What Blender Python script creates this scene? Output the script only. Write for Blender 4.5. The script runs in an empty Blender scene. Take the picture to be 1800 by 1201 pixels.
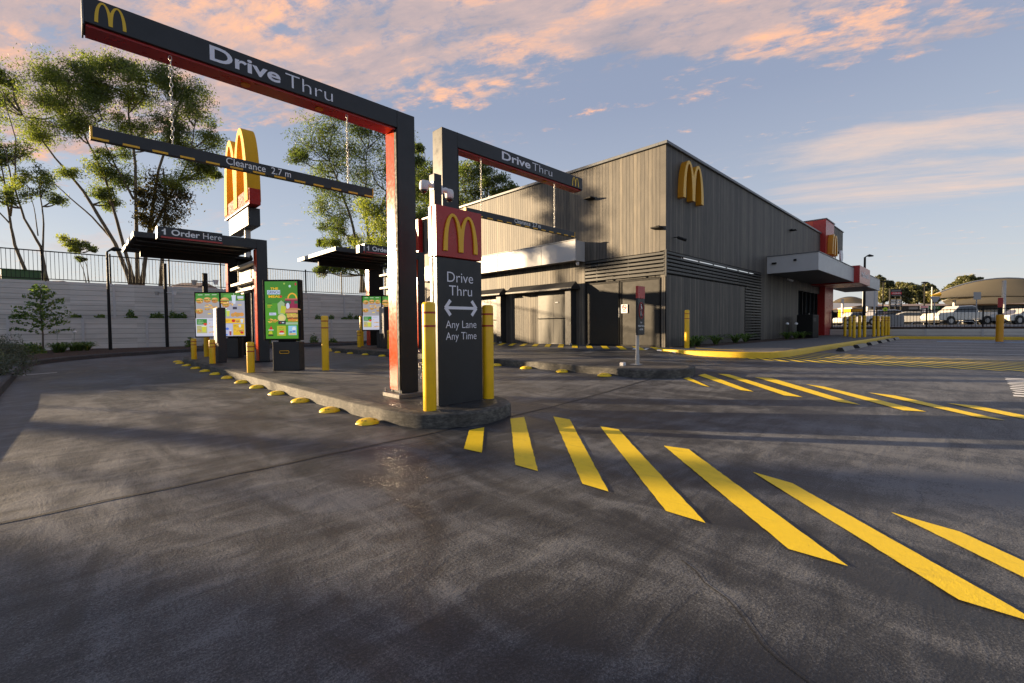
import bpy, bmesh, math, random
import numpy as np
from mathutils import Vector, Matrix
from mathutils.geometry import tessellate_polygon
R = math.radians
rnd = random.Random(7)
nrs = np.random.RandomState(11)
scene = bpy.context.scene
col = scene.collection

# ------------------------------------------------------------------ camera
CR = Vector((0.71492, -0.69916, -0.00843))     # camera right
CU = Vector((0.02826, 0.01685, 0.99946))       # camera up
CR = CR.normalized(); CU = (CU - CR * CU.dot(CR)).normalized(); CB = CR.cross(CU)
CAMZ = 1.08
cam = bpy.data.cameras.new('camera'); camo = bpy.data.objects.new('camera', cam); col.objects.link(camo)
m = Matrix.Identity(4)
for i in range(3):
    m[i][0] = CR[i]; m[i][1] = CU[i]; m[i][2] = CB[i]
m[2][3] = CAMZ
camo.matrix_world = m
cam.sensor_width = 36; cam.lens = 791.78 / 1800 * 36; cam.clip_end = 6000; cam.clip_start = .05
scene.camera = camo

# ------------------------------------------------------------------ light
SUN_AZ = math.atan2(-0.50, 0.85); SUN_EL = R(8.6)
SD = Vector((math.cos(SUN_EL) * math.sin(SUN_AZ), math.cos(SUN_EL) * math.cos(SUN_AZ), math.sin(SUN_EL)))
sl = bpy.data.lights.new('sun', 'SUN'); sl.energy = 5.0; sl.angle = R(0.53); sl.color = (1.0, .74, .45)
so = bpy.data.objects.new('sun', sl); col.objects.link(so)
so.rotation_euler = SD.to_track_quat('Z', 'Y').to_euler()
scene.view_settings.view_transform = 'Standard'; scene.view_settings.look = 'None'
scene.view_settings.exposure = 1.75; scene.view_settings.gamma = 1

W_ = bpy.data.worlds.new('World'); scene.world = W_; W_.use_nodes = True
nt = W_.node_tree; N = nt.nodes; L = nt.links; N.clear()
def nd(t, **k):
    n = N.new(t)
    for a, b in k.items(): setattr(n, a, b)
    return n
def mth(op, a, b=None, c=None, clamp=False):
    n = N.new('ShaderNodeMath'); n.operation = op; n.use_clamp = clamp
    for i, v in enumerate((a, b, c)):
        if v is None: continue
        if hasattr(v, 'links'): L.new(v, n.inputs[i])
        else: n.inputs[i].default_value = v
    return n.outputs[0]
def sstep(x, a, b):
    n = N.new('ShaderNodeMapRange'); n.interpolation_type = 'SMOOTHSTEP'
    L.new(x, n.inputs[0]); n.inputs[1].default_value = a; n.inputs[2].default_value = b
    return n.outputs[0]
sky = nd('ShaderNodeTexSky', sky_type='NISHITA', sun_disc=False)
sky.sun_elevation = SUN_EL; sky.sun_rotation = SUN_AZ
sky.altitude = 100; sky.air_density = 1.0; sky.dust_density = 1.0; sky.ozone_density = 2.0
tc = nd('ShaderNodeTexCoord'); sx = nd('ShaderNodeSeparateXYZ'); L.new(tc.outputs['Generated'], sx.inputs[0])
zc = mth('MAXIMUM', mth('ADD', sx.outputs[2], .06), .03)
# coordinates on a flat cloud layer, turned so that U runs along the cloud streaks
px_ = mth('DIVIDE', sx.outputs[0], zc); py_ = mth('DIVIDE', sx.outputs[1], zc)
ca, sa = math.cos(R(-64)), math.sin(R(-64))
U = mth('ADD', mth('MULTIPLY', px_, ca), mth('MULTIPLY', py_, sa))
V = mth('SUBTRACT', mth('MULTIPLY', py_, ca), mth('MULTIPLY', px_, sa))
def comb(a, b, c=0.):
    n = N.new('ShaderNodeCombineXYZ')
    for i, v in enumerate((a, b, c)):
        if hasattr(v, 'links'): L.new(v, n.inputs[i])
        else: n.inputs[i].default_value = v
    return n.outputs[0]
def mixf(a, b): return mth('ADD', mth('MULTIPLY', a, .66), mth('MULTIPLY', b, .34))
def noise(vec, scale, detail=6, rough=.6, dist=0.):
    n = N.new('ShaderNodeTexNoise'); n.inputs['Scale'].default_value = scale
    n.inputs['Detail'].default_value = detail; n.inputs['Roughness'].default_value = rough
    n.inputs['Distortion'].default_value = dist
    L.new(vec, n.inputs['Vector']); return n.outputs[0]
cv = comb(mth('MULTIPLY', U, .42), V)
big = noise(cv, 1.1, 3, .5)
fine = mixf(noise(cv, 5.0, 10, .70, .15), noise(comb(mth('MULTIPLY', U, .8), V, 7.), 13., 6, .65, .3))
wisp = noise(comb(mth('MULTIPLY', U, .3), V, 3.), 1.3, 8, .66, .5)
# cloud sheet overhead, clear band beyond it, thin wisps farther out
Ve = mth('SUBTRACT', V, mth('MULTIPLY', mth('MINIMUM', U, .2), .2))
sheet = mth('SUBTRACT', 1.0, sstep(mth('ADD', Ve, mth('MULTIPLY', mth('SUBTRACT', big, .5), .7)), 1.45, 1.95))
sheet = mth('MULTIPLY', mth('MULTIPLY', sheet, sstep(sx.outputs[1], -.25, .15)), sstep(V, .1, .75))
dens = mth('ADD', mth('MULTIPLY', sheet, .64), mth('MULTIPLY', mth('SUBTRACT', fine, .5), 3.4))
mask1 = sstep(dens, .20, .66)
du = mth('SUBTRACT', U, 1.25); dv = mth('SUBTRACT', V, 2.9)
patch = mth('SUBTRACT', 1.0, sstep(mth('ADD', mth('MULTIPLY', du, du), mth('MULTIPLY', mth('MULTIPLY', dv, dv), 1.6)), .15, 1.1))
mask2 = mth('MULTIPLY', sstep(mth('ADD', wisp, mth('MULTIPLY', patch, .16)), .54, .76), .72)
mask = mth('MAXIMUM', mask1, mask2)
hz = sstep(sx.outputs[2], .0, .09)
mask = mth('MULTIPLY', mask, mth('ADD', mth('MULTIPLY', hz, .9), .1))
cr = nd('ShaderNodeValToRGB')
lit = mixf(noise(cv, 3.6, 8, .66, .3), fine)
L.new(lit, cr.inputs[0])
cr.color_ramp.elements[0].position = .36; cr.color_ramp.elements[0].color = (.215, .205, .24, 1)
cr.color_ramp.elements[1].position = .64; cr.color_ramp.elements[1].color = (.74, .37, .195, 1)
e = cr.color_ramp.elements.new(.5); e.color = (.35, .27, .265, 1)
# clear sky: Nishita tinted towards the slate blue of the photograph's dusk air, paler to the horizon
base = nd('ShaderNodeValToRGB'); L.new(sx.outputs[2], base.inputs[0])
ce = base.color_ramp.elements
ce[0].position = 0.0; ce[0].color = (.47, .45, .42, 1)
ce[1].position = .75; ce[1].color = (.165, .195, .27, 1)
for p_, c_ in ((.07, (.42, .42, .41, 1)), (.18, (.33, .355, .39, 1)), (.42, (.215, .243, .31, 1))):
    e = ce.new(p_); e.color = c_
def mixc(f, a, b, bt='MIX'):
    n = N.new('ShaderNodeMix'); n.data_type = 'RGBA'; n.blend_type = bt
    if hasattr(f, 'links'): L.new(f, n.inputs[0])
    else: n.inputs[0].default_value = f
    for s, v in ((n.inputs[6], a), (n.inputs[7], b)):
        if hasattr(v, 'links'): L.new(v, s)
        else: s.default_value = v
    return n.outputs[2]
skys = mixc(1.0, sky.outputs[0], (.10, .10, .10, 1), 'MULTIPLY')
air = mixc(.86, skys, mixc(1.0, base.outputs[0], (.90, .92, .98, 1), 'MULTIPLY'))
cloudc = mixc(1.0, cr.outputs[0], (.98, .98, .98, 1), 'MULTIPLY')
cloudc = mixc(mth('MULTIPLY', sstep(V, 2.0, 2.5), .7), cloudc, (.52, .41, .34, 1))
final = mixc(mask, air, cloudc)
bg = nd('ShaderNodeBackground'); L.new(final, bg.inputs[0]); bg.inputs[1].default_value = .54
wo = nd('ShaderNodeOutputWorld'); L.new(bg.outputs[0], wo.inputs[0])

# ------------------------------------------------------------------ helpers
def ss(t):
    t = min(1, max(0, t)); return t * t * (3 - 2 * t)
def H(x, y):
    h = .21 * ss((x - 3.5) / 6) + .15 * ss((x - 10) / 4) * ss((y - 5) / 2)
    return h * (1 - (1 - ss((x - 13) / 3)) * ss((y - 19) / 8))
FH = Vector((.69916, .71492, 0)); RH = Vector((.71492, -.69916, 0))
def at(px, py, D):      # point of the place seen D metres into the view
    p = FH * D + RH * ((px - 900) / 791.8 * D)
    hor = 575.5 - (px - 900) * .0085
    return Vector((p.x, p.y, CAMZ + (hor - py) / 791.8 * D))

def tag(o, label=None, cat=None, group=None, kind=None):
    if label: o['label'] = label
    if cat: o['category'] = cat
    if group: o['group'] = group
    if kind: o['kind'] = kind
    return o
def empty(name, loc, rz=0, label=None, cat=None, group=None):
    o = bpy.data.objects.new(name, None); col.objects.link(o); o.empty_display_size = .2
    o.location = loc; o.rotation_euler = (0, 0, rz)
    return tag(o, label, cat, group)
def wloc(p):
    v = Vector((0, 0, 0))
    while p: v += Vector(p.location); p = p.parent
    return v

class MB:
    def __init__(s): s.v = []; s.f = []; s.c = []
    def add(s, vs, fs, c=None):
        k = len(s.v); s.v += [tuple(a) for a in vs]; s.f += [tuple(i + k for i in f) for f in fs]
        s.c += [c] * len(fs); return s
    def box(s, x0, x1, y0, y1, z0, z1, c=None, M=None):
        vs = [(x0, y0, z0), (x1, y0, z0), (x1, y1, z0), (x0, y1, z0), (x0, y0, z1), (x1, y0, z1), (x1, y1, z1), (x0, y1, z1)]
        if M is not None: vs = [M @ Vector(a) for a in vs]
        return s.add(vs, [(0, 3, 2, 1), (4, 5, 6, 7), (0, 1, 5, 4), (1, 2, 6, 5), (2, 3, 7, 6), (3, 0, 4, 7)], c)
    def tube(s, pts, rad, n=8, cap=True, c=None):
        pts = [Vector(p) for p in pts]
        if not hasattr(rad, '__len__'): rad = [rad] * len(pts)
        k = len(s.v); prev = None; fs = []
        for i, p in enumerate(pts):
            d = (pts[min(i + 1, len(pts) - 1)] - pts[max(i - 1, 0)]).normalized()
            if prev is None:
                a = d.orthogonal().normalized()
            else:
                a = (prev - d * prev.dot(d)).normalized()
            prev = a; b = d.cross(a)
            for j in range(n):
                t = 2 * math.pi * j / n
                s.v.append(tuple(p + (a * math.cos(t) + b * math.sin(t)) * rad[i]))
        for i in range(len(pts) - 1):
            for j in range(n):
                fs.append((k + i * n + j, k + i * n + (j + 1) % n, k + (i + 1) * n + (j + 1) % n, k + (i + 1) * n + j))
        if cap:
            fs.append(tuple(k + j for j in range(n))[::-1]); fs.append(tuple(k + (len(pts) - 1) * n + j for j in range(n)))
        s.f += fs; s.c += [c] * len(fs); return s
    def prism(s, poly, z0, z1, c=None):
        n = len(poly)
        vs = [(x, y, z0) for x, y in poly] + [(x, y, z1) for x, y in poly]
        fs = [tuple(range(n))[::-1], tuple(range(n, 2 * n))] + [(i, (i + 1) % n, n + (i + 1) % n, n + i) for i in range(n)]
        return s.add(vs, fs, c)
    def lathe(s, prof, cx, cy, n=24, c=None):   # prof: (r,z) bottom to top
        k = len(s.v); fs = []
        for r, z in prof:
            for j in range(n):
                t = 2 * math.pi * j / n
                s.v.append((cx + r * math.cos(t), cy + r * math.sin(t), z))
        for i in range(len(prof) - 1):
            for j in range(n):
                fs.append((k + i * n + j, k + i * n + (j + 1) % n, k + (i + 1) * n + (j + 1) % n, k + (i + 1) * n + j))
        fs.append(tuple(k + (len(prof) - 1) * n + j for j in range(n)))
        fs.append(tuple(k + j for j in range(n))[::-1])
        s.f += fs; s.c += [c] * len(fs); return s
    def build(s, name, mat, parent=None, local=False, smooth=False, bevel=0, color=False):
        me = bpy.data.meshes.new(name)
        off = Vector((0, 0, 0)) if (local or parent is None) else wloc(parent)
        me.from_pydata([tuple(Vector(v) - off) for v in s.v], [], s.f)
        if color:
            ca_ = me.color_attributes.new('Col', 'FLOAT_COLOR', 'CORNER')
            arr = []
            for p in me.polygons:
                cc = s.c[p.index] or (1, 1, 1)
                arr += list((cc[0], cc[1], cc[2], 1.)) * p.loop_total
            ca_.data.foreach_set('color', arr)
        me.materials.append(mat); me.validate(); me.update()
        if smooth:
            me.polygons.foreach_set('use_smooth', [True] * len(me.polygons))
            if smooth == 'auto':
                me.set_sharp_from_angle(angle=R(40))
        o = bpy.data.objects.new(name, me); col.objects.link(o)
        if parent: o.parent = parent
        if bevel:
            b = o.modifiers.new('bevel', 'BEVEL'); b.width = bevel; b.segments = 2; b.limit_method = 'ANGLE'; b.angle_limit = R(50)
        return o
def copy_tree(o, parent=None):
    c = o.copy(); col.objects.link(c)
    if parent: c.parent = parent
    for ch in [x for x in col.objects if x.parent == o and x != c]: copy_tree(ch, c)
    return c

_tc = {}
def text_mesh(body, bold=0.0):
    key = (body, bold)
    if key in _tc: return _tc[key]
    cu = bpy.data.curves.new('t', 'FONT'); cu.body = body; cu.size = 1; cu.offset = bold; cu.resolution_u = 4
    o = bpy.data.objects.new('t', cu); col.objects.link(o)
    dg = bpy.context.evaluated_depsgraph_get(); dg.update()
    me = bpy.data.meshes.new_from_object(o.evaluated_get(dg))
    vs = np.array([v.co[:] for v in me.vertices]); fs = [tuple(p.vertices) for p in me.polygons]
    bpy.data.objects.remove(o); bpy.data.meshes.remove(me)
    vs[:, :2] -= vs[:, :2].min(0); vs[:, :2] /= vs[:, :2].max(0)
    _tc[key] = (vs, fs); return _tc[key]
def text_on(mb, body, x0, x1, z0, z1, y, bold=0., c=None):      # faces -Y
    vs, fs = text_mesh(body, bold)
    mb.add([(x0 + v[0] * (x1 - x0), y, z0 + v[1] * (z1 - z0)) for v in vs], fs, c)
def text_xf(mb, body, w, h, M, bold=0., c=None):  # M maps (u, v, 0) to place
    vs, fs = text_mesh(body, bold)
    mb.add([M @ Vector((v[0] * w, v[1] * h, 0)) for v in vs], fs, c)
def m_outline(n=14):
    P = []
    for i in range(n + 1):
        a = math.pi / 2 * i / n; P.append((.27 - .27 * math.cos(a), .96 * math.sin(a) ** .95))
    for i in range(1, n + 1):
        x = .27 + .23 * i / n; P.append((x, .96 * math.sqrt(max(0, 1 - ((x - .27) / .295) ** 2))))
    P += [(1 - x, z) for x, z in P[-2::-1]]
    Q = []
    for i in range(2 * n + 1):
        a = math.pi * i / (2 * n); Q.append((.275 + .158 * math.cos(a), .88 * math.sin(a) ** .9 if 0 < i < 2 * n else 0))
    inner_l = Q            # from x=.433 to x=.117
    P += [(1 - x, z) for x, z in inner_l[::-1]]
    P += inner_l
    mz = max(p[1] for p in P)
    return [(x, z / mz) for x, z in P]
MO = m_outline()
def arches(x0, x1, z0, z1, y, depth, axis='y', inv=False):
    """golden double arch standing proud of a wall; returns MB"""
    b = MB(); n = len(MO)
    fr = [(x0 + x * (x1 - x0), z0 + z * (z1 - z0)) for x, z in MO]
    bm = bmesh.new()
    va = [bm.verts.new((p[0], 0, p[1])) for p in fr]
    f = bm.faces.new(va)
    r = bmesh.ops.extrude_face_region(bm, geom=[f])
    ex = [g for g in r['geom'] if isinstance(g, bmesh.types.BMVert)]
    for v in ex: v.co.y -= depth
    bmesh.ops.recalc_face_normals(bm, faces=bm.faces)
    bmesh.ops.triangulate(bm, faces=[g for g in bm.faces if len(g.verts) > 4])
    bm.verts.index_update()
    if axis == 'y': vs = [(v.co.x, y + v.co.y, v.co.z) for v in bm.verts]
    else: vs = [(y + v.co.y, v.co.x, v.co.z) for v in bm.verts]     # faces -X, runs along Y
    fs = [tuple(v.index for v in f.verts) for f in bm.faces]
    if axis != 'y': fs = [f[::-1] for f in fs]
    bm.free(); b.add(vs, fs); return b

# ------------------------------------------------------------------ materials
class MT:
    def __init__(s, name):
        s.m = bpy.data.materials.new(name); s.m.use_nodes = True; s.nt = s.m.node_tree
        s.b = s.nt.nodes['Principled BSDF']; s.N = s.nt.nodes; s.L = s.nt.links
    def n(s, t, **k):
        n = s.N.new(t)
        for a, b in k.items(): setattr(n, a, b)
        return n
    def set(s, **k):
        for a, v in k.items():
            s.b.inputs[a.replace('_', ' ')].default_value = v
        return s
    def coord(s, scale=(1, 1, 1), rot=(0, 0, 0), obj=True):
        t = s.n('ShaderNodeTexCoord') if False else s.n('ShaderNodeNewGeometry')
        mp = s.n('ShaderNodeMapping'); s.L.new(t.outputs['Position'], mp.inputs[0])
        mp.inputs['Scale'].default_value = scale; mp.inputs['Rotation'].default_value = rot
        return mp.outputs[0]
    def noise(s, vec, scale, detail=5, rough=.6, dist=0.):
        n = s.n('ShaderNodeTexNoise'); n.inputs['Scale'].default_value = scale; n.inputs['Detail'].default_value = detail
        n.inputs['Roughness'].default_value = rough; n.inputs['Distortion'].default_value = dist
        s.L.new(vec, n.inputs['Vector']); return n.outputs[0]
    def ramp(s, fac, stops):
        r = s.n('ShaderNodeValToRGB'); s.L.new(fac, r.inputs[0]); e = r.color_ramp.elements
        e[0].position = stops[0][0]; e[0].color = (*stops[0][1], 1)
        e[1].position = stops[-1][0]; e[1].color = (*stops[-1][1], 1)
        for p, c in stops[1:-1]:
            k = e.new(p); k.color = (*c, 1)
        return r.outputs[0]
    def rng(s, fac, a, b, c, d):
        r = s.n('ShaderNodeMapRange'); s.L.new(fac, r.inputs[0])
        for i, v in enumerate((a, b, c, d)): r.inputs[i + 1].default_value = v
        return r.outputs[0]
    def mth(s, op, a, b=None):
        n = s.n('ShaderNodeMath'); n.operation = op
        for i, v in enumerate((a, b)):
            if v is None: continue
            if hasattr(v, 'links'): s.L.new(v, n.inputs[i])
            else: n.inputs[i].default_value = v
        return n.outputs[0]
    def mix(s, f, a, b, bt='MIX'):
        n = s.n('ShaderNodeMix'); n.data_type = 'RGBA'; n.blend_type = bt
        if hasattr(f, 'links'): s.L.new(f, n.inputs[0])
        else: n.inputs[0].default_value = f
        for q, v in ((n.inputs[6], a), (n.inputs[7], b)):
            if hasattr(v, 'links'): s.L.new(v, q)
            else: q.default_value = (*v, 1) if len(v) == 3 else v
        return n.outputs[2]
    def bump(s, h, strength=.3, dist=.01):
        b = s.n('ShaderNodeBump'); s.L.new(h, b.inputs['Height']); b.inputs['Strength'].default_value = strength
        b.inputs['Distance'].default_value = dist; s.L.new(b.outputs[0], s.b.inputs['Normal'])
    def col(s, c): s.L.new(c, s.b.inputs['Base Color'])
    def rough(s, c): s.L.new(c, s.b.inputs['Roughness'])

def paint(name, c, rough=.4, var=.12, metal=0., scale=3., bump=0.0, coat=0.):
    t = MT(name); v = t.coord()
    n = t.noise(v, scale, 6, .65)
    lo = tuple(x * (1 - var) for x in c); hi = tuple(min(1, x * (1 + var)) for x in c)
    t.col(t.ramp(n, [(.3, lo), (.7, hi)]))
    n2 = t.noise(v, scale * 7, 4, .6); t.rough(t.rng(n2, .3, .7, rough * .8, rough * 1.25))
    t.set(Metallic=metal)
    if coat: t.b.inputs['Coat Weight'].default_value = coat
    if bump: t.bump(t.noise(v, 60, 4, .6), bump, .002)
    return t.m
def asphalt_mat(name, lo, mid, hi, scale=1., rough=(.42, .70)):
    t = MT(name)
    v = t.coord((1, 1, 1)); vs = t.coord((1.0, .35, 1), (0, 0, R(20))); v2 = t.coord((.4, 1.3, 1), (0, 0, R(-35)))
    big = t.noise(v, .35 * scale, 4, .6, .5); st = t.noise(vs, 2.3 * scale, 7, .62, 1.2); st2 = t.noise(v2, 5. * scale, 6, .6, .8)
    grain = t.noise(v, 90, 3, .7)
    f = t.mth('ADD', t.mth('MULTIPLY', big, .42), t.mth('ADD', t.mth('MULTIPLY', st, .42), t.mth('MULTIPLY', st2, .24)))
    f = t.mth('ADD', f, t.mth('ADD', t.mth('MULTIPLY', t.mth('SUBTRACT', grain, .5), .36), t.mth('MULTIPLY', t.mth('SUBTRACT', t.noise(v, 210, 2, .6), .5), .30)))
    FCOL = True
    t.rough(t.rng(t.mth('ADD', t.mth('MULTIPLY', st, .6), t.mth('MULTIPLY', big, .4)), .35, .65, rough[0], rough[1]))
    vo = t.n('ShaderNodeTexVoronoi'); vo.inputs['Scale'].default_value = 34; t.L.new(v, vo.inputs['Vector'])
    f = t.mth('ADD', f, t.mth('MULTIPLY', t.rng(vo.outputs['Distance'], .02, .12, 1., 0.), t.rng(t.noise(v, 9, 3, .6), .55, .7, 0., .12)))
    t.col(t.ramp(f, [(.46, lo), (.535, mid), (.62, hi)]))
    vor = t.noise(t.coord((1, .45, 1), (0, 0, R(30))), 62, 4, .6, 1.0); med = t.noise(vs, 9, 5, .65, 1.0)
    h = t.mth('ADD', t.mth('ADD', t.mth('MULTIPLY', vor, .28), t.mth('MULTIPLY', med, 1.3)), t.mth('ADD', t.mth('MULTIPLY', grain, .55), t.mth('MULTIPLY', t.mth('ADD', st, st2), 1.6)))
    t.b.inputs['Specular IOR Level'].default_value = .34
    t.bump(h, .48, .008)
    return t.m
M = {}
M['asphalt'] = asphalt_mat('asphalt', (.022, .0245, .0285), (.053, .057, .064), (.140, .146, .155))
M['island'] = asphalt_mat('island_concrete', (.030, .031, .032), (.060, .060, .060), (.125, .121, .115))
M['terrace'] = asphalt_mat('far_asphalt', (.06, .06, .06), (.085, .083, .08), (.12, .115, .11))
def kerb_mat(name, a, b, c):
    t = MT(name); v = t.coord((1, 1, 1)); n = t.noise(v, 4, 6, .7, .4); n2 = t.noise(t.coord((9, 9, 30)), 1.6, 6, .7)
    f = t.mth('ADD', t.mth('MULTIPLY', n, .5), t.mth('MULTIPLY', n2, .5))
    t.col(t.ramp(f, [(.38, a), (.5, b), (.62, c)])); t.set(Roughness=.8); t.bump(n2, .3, .003); return t.m
M['kerb'] = kerb_mat('kerb_concrete', (.022, .0215, .019), (.060, .057, .050), (.15, .142, .12))
M['kerb_dark'] = kerb_mat('kerb_dark', (.030, .031, .034), (.045, .046, .05), (.07, .072, .078))
def ypaint(name, c, wear):
    t = MT(name); v = t.coord(); n = t.noise(v, 14, 8, .75); n3 = t.noise(v, 2.2, 4, .6)
    f = t.mth('ADD', t.mth('MULTIPLY', n, .7), t.mth('MULTIPLY', n3, .3))
    n4 = t.noise(t.coord((1, .3, 1), (0, 0, R(45))), 5.5, 6, .7, .6)
    base_ = t.ramp(f, [(wear - .05, tuple(x * .30 for x in c)), (wear + .015, tuple(x * .88 for x in c)), (.7, c)])
    t.col(t.mix(t.rng(n4, .56, .72, 0., .38), base_, tuple(x * .35 + .02 for x in c)))
    t.set(Roughness=.55); t.bump(t.noise(v, 70, 4, .7), .4, .004); return t.m
M['line_yellow'] = ypaint('line_yellow', (.92, .64, .010), .37)
M['line_white'] = ypaint('line_white', (.80, .80, .78), .36)
M['line_blue'] = ypaint('line_blue', (.20, .42, .70), .36)
M['kerb_yellow'] = ypaint('kerb_yellow', (.80, .52, .02), .36)
M['bollard'] = paint('bollard_yellow', (.95, .555, .006), .36, .08, scale=5, coat=.2)
M['band'] = paint('band_red', (.42, .03, .012), .4, .1)
M['dome'] = paint('dome_yellow', (.95, .60, .01), .42, .15, scale=14, bump=.3)
M['dot'] = paint('recess_dark', (.02, .02, .02), .6)
M['charcoal'] = paint('charcoal_metal', (.030, .0315, .034), .40, .17, scale=1.5)
M['blackm'] = paint('black_metal', (.012, .012, .012), .62, .15)
M['blackm'].node_tree.nodes['Principled BSDF'].inputs['Specular IOR Level'].default_value = .2
M['charcoal'].node_tree.nodes['Principled BSDF'].inputs['Specular IOR Level'].default_value = .35
M['red'] = paint('red_panel', (.42, .022, .020), .30, .07, scale=1.2)
M['redorange'] = paint('red_orange_panel', (.58, .055, .014), .16, .15, scale=3)
M['gold'] = paint('gold_acrylic', (.86, .47, .012), .34, .05)
M['silverface'] = paint('silver_face', (.55, .70, .85), .6, .2, scale=2)
M['redmatte'] = paint('red_matte', (.40, .022, .015), .8, .25, scale=2)
M['goldmatte'] = paint('gold_matte', (.72, .36, .006), .8, .06)
M['goldvinyl'] = paint('gold_vinyl', (.80, .50, .02), .45, .04)
M['golddepth'] = paint('amber_return', (.62, .26, .008), .4, .05)
M['letter'] = paint('letter_white', (.84, .84, .92), .5, .04)
M['letterw'] = paint('letter_bright', (.90, .90, .90), .5, .04)
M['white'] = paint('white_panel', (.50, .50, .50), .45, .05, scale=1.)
M['plastic'] = paint('white_plastic', (.70, .69, .70), .35, .05)
M['steel'] = paint('galvanised_steel', (.42, .42, .41), .55, .15, metal=.2, scale=6)
M['chain'] = paint('chain_steel', (.62, .61, .58), .38, .15, metal=.6, scale=20)
M['aluminium'] = paint('aluminium', (.42, .41, .39), .55, .08, metal=.0)
M['flashing'] = paint('roof_flashing', (.13, .14, .15), .4, .08)
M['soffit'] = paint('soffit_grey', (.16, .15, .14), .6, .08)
M['amber'] = paint('amber_spot', (.60, .24, .01), .5, .2)
M['green'] = paint('green_enamel', (.035, .10, .030), .5, .12)
M['brown'] = paint('brown_panel', (.06, .045, .035), .6, .15)
M['orangepost'] = paint('orange_post', (.72, .32, .01), .4, .1)
M['carw'] = paint('white_car_paint', (.46, .45, .42), .22, .04, coat=.6)
M['carsil'] = paint('silver_car_paint', (.36, .37, .39), .25, .06, metal=.4, coat=.6)
M['carred'] = paint('red_car_paint', (.28, .02, .018), .25, .06, coat=.6)
M['tyre'] = paint('tyre', (.02, .02, .02), .8)

M['roofbrown'] = paint('tiled_roof', (.26, .19, .16), .8, .15)
M['brick'] = paint('far_wall', (.20, .15, .12), .8, .2)
M['concpath'] = paint('footpath_concrete', (.115, .110, .105), .8, .12, scale=4, bump=.4)
M['gutterc'] = paint('gutter_concrete', (.30, .27, .22), .8, .12, scale=4)
def glass(name, c=(.02, .025, .03)):
    t = MT(name); t.set(Roughness=.06); t.b.inputs['Base Color'].default_value = (*c, 1)
    t.b.inputs['Specular IOR Level'].default_value = .8; return t.m
M['glass'] = glass('dark_glass'); M['lens'] = glass('smoked_dome', (.03, .022, .02))
def wood_mat(name, axis):       # vertical boards; axis 'x' or 'y' = the direction the wall runs
    t = MT(name); g = t.n('ShaderNodeNewGeometry'); s = t.n('ShaderNodeSeparateXYZ'); t.L.new(g.outputs['Position'], s.inputs[0])
    u = t.mth('DIVIDE', s.outputs[0 if axis == 'x' else 1], .142)
    fl = t.mth('FLOOR', u); fr = t.mth('FRACT', u)
    wn = t.n('ShaderNodeTexWhiteNoise'); wn.noise_dimensions = '1D'; t.L.new(fl, wn.inputs['W'])
    cb = t.n('ShaderNodeCombineXYZ'); t.L.new(t.mth('MULTIPLY', u, 2.2), cb.inputs[0]); t.L.new(t.mth('MULTIPLY', fl, 3.7), cb.inputs[1])
    t.L.new(t.mth('MULTIPLY', s.outputs[2], .32), cb.inputs[2])
    gr = t.noise(cb.outputs[0], 2.2, 7, .65, .9)
    cb2 = t.n('ShaderNodeCombineXYZ'); t.L.new(fl, cb2.inputs[0]); t.L.new(u, cb2.inputs[1]); t.L.new(t.mth('MULTIPLY', s.outputs[2], 1.3), cb2.inputs[2])
    kn = t.noise(cb2.outputs[0], 1.1, 4, .5, .3)
    f = t.mth('ADD', t.mth('MULTIPLY', wn.outputs[0], .20), t.mth('ADD', t.mth('MULTIPLY', gr, .50), t.mth('MULTIPLY', kn, .30)))
    c = t.ramp(f, [(.30, (.044, .041, .037)), (.5, (.100, .090, .076)), (.72, (.205, .178, .135))])
    gap = t.mth('LESS_THAN', fr, .10)
    t.col(t.mix(gap, c, (.012, .011, .010)))
    hgt = t.mth('ADD', t.mth('MULTIPLY', t.mth('SUBTRACT', 1., gap), 1.), t.mth('MULTIPLY', gr, .12))
    t.bump(hgt, .8, .012); t.set(Roughness=.62); return t.m
M['wood_x'] = wood_mat('charred_boards_x', 'x'); M['wood_y'] = wood_mat('charred_boards_y', 'y')
def sleeper_mat():
    t = MT('concrete_sleeper'); v = t.coord((1, 1, 1)); g = t.n('ShaderNodeNewGeometry'); s = t.n('ShaderNodeSeparateXYZ'); t.L.new(g.outputs['Position'], s.inputs[0])
    row = t.mth('FLOOR', t.mth('DIVIDE', s.outputs[2], .245))
    wn = t.n('ShaderNodeTexWhiteNoise'); wn.noise_dimensions = '2D'
    cb = t.n('ShaderNodeCombineXYZ'); t.L.new(row, cb.inputs[0]); t.L.new(t.mth('FLOOR', t.mth('DIVIDE', s.outputs[0], 2.4)), cb.inputs[1]); t.L.new(cb.outputs[0], wn.inputs['Vector'])
    n = t.noise(t.coord((.6, .6, 3)), 1.5, 6, .65, .5)
    f = t.mth('ADD', t.mth('MULTIPLY', wn.outputs[0], .3), t.mth('MULTIPLY', n, .7))
    t.col(t.ramp(f, [(.25, (.46, .45, .42)), (.55, (.58, .565, .53)), (.8, (.67, .655, .62))]))
    t.bump(n, .3, .01); t.set(Roughness=.85); return t.m
M['sleeper'] = sleeper_mat()
def soil(name, a, b, sc=9):
    t = MT(name); v = t.coord(); n = t.noise(v, sc, 8, .75, .3); t.col(t.ramp(n, [(.35, a), (.65, b)])); t.bump(n, 1., .05); t.set(Roughness=.95); return t.m
M['mulch'] = soil('mulch', (.022, .012, .008), (.10, .055, .032), 22)
M['bank'] = soil('dry_grass_bank', (.10, .085, .035), (.26, .20, .09), 4)
M['hill'] = soil('far_hill', (.05, .065, .06), (.09, .10, .09), .05)
M['scrub'] = soil('scrub', (.05, .055, .02), (.20, .17, .06), 6)
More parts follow.
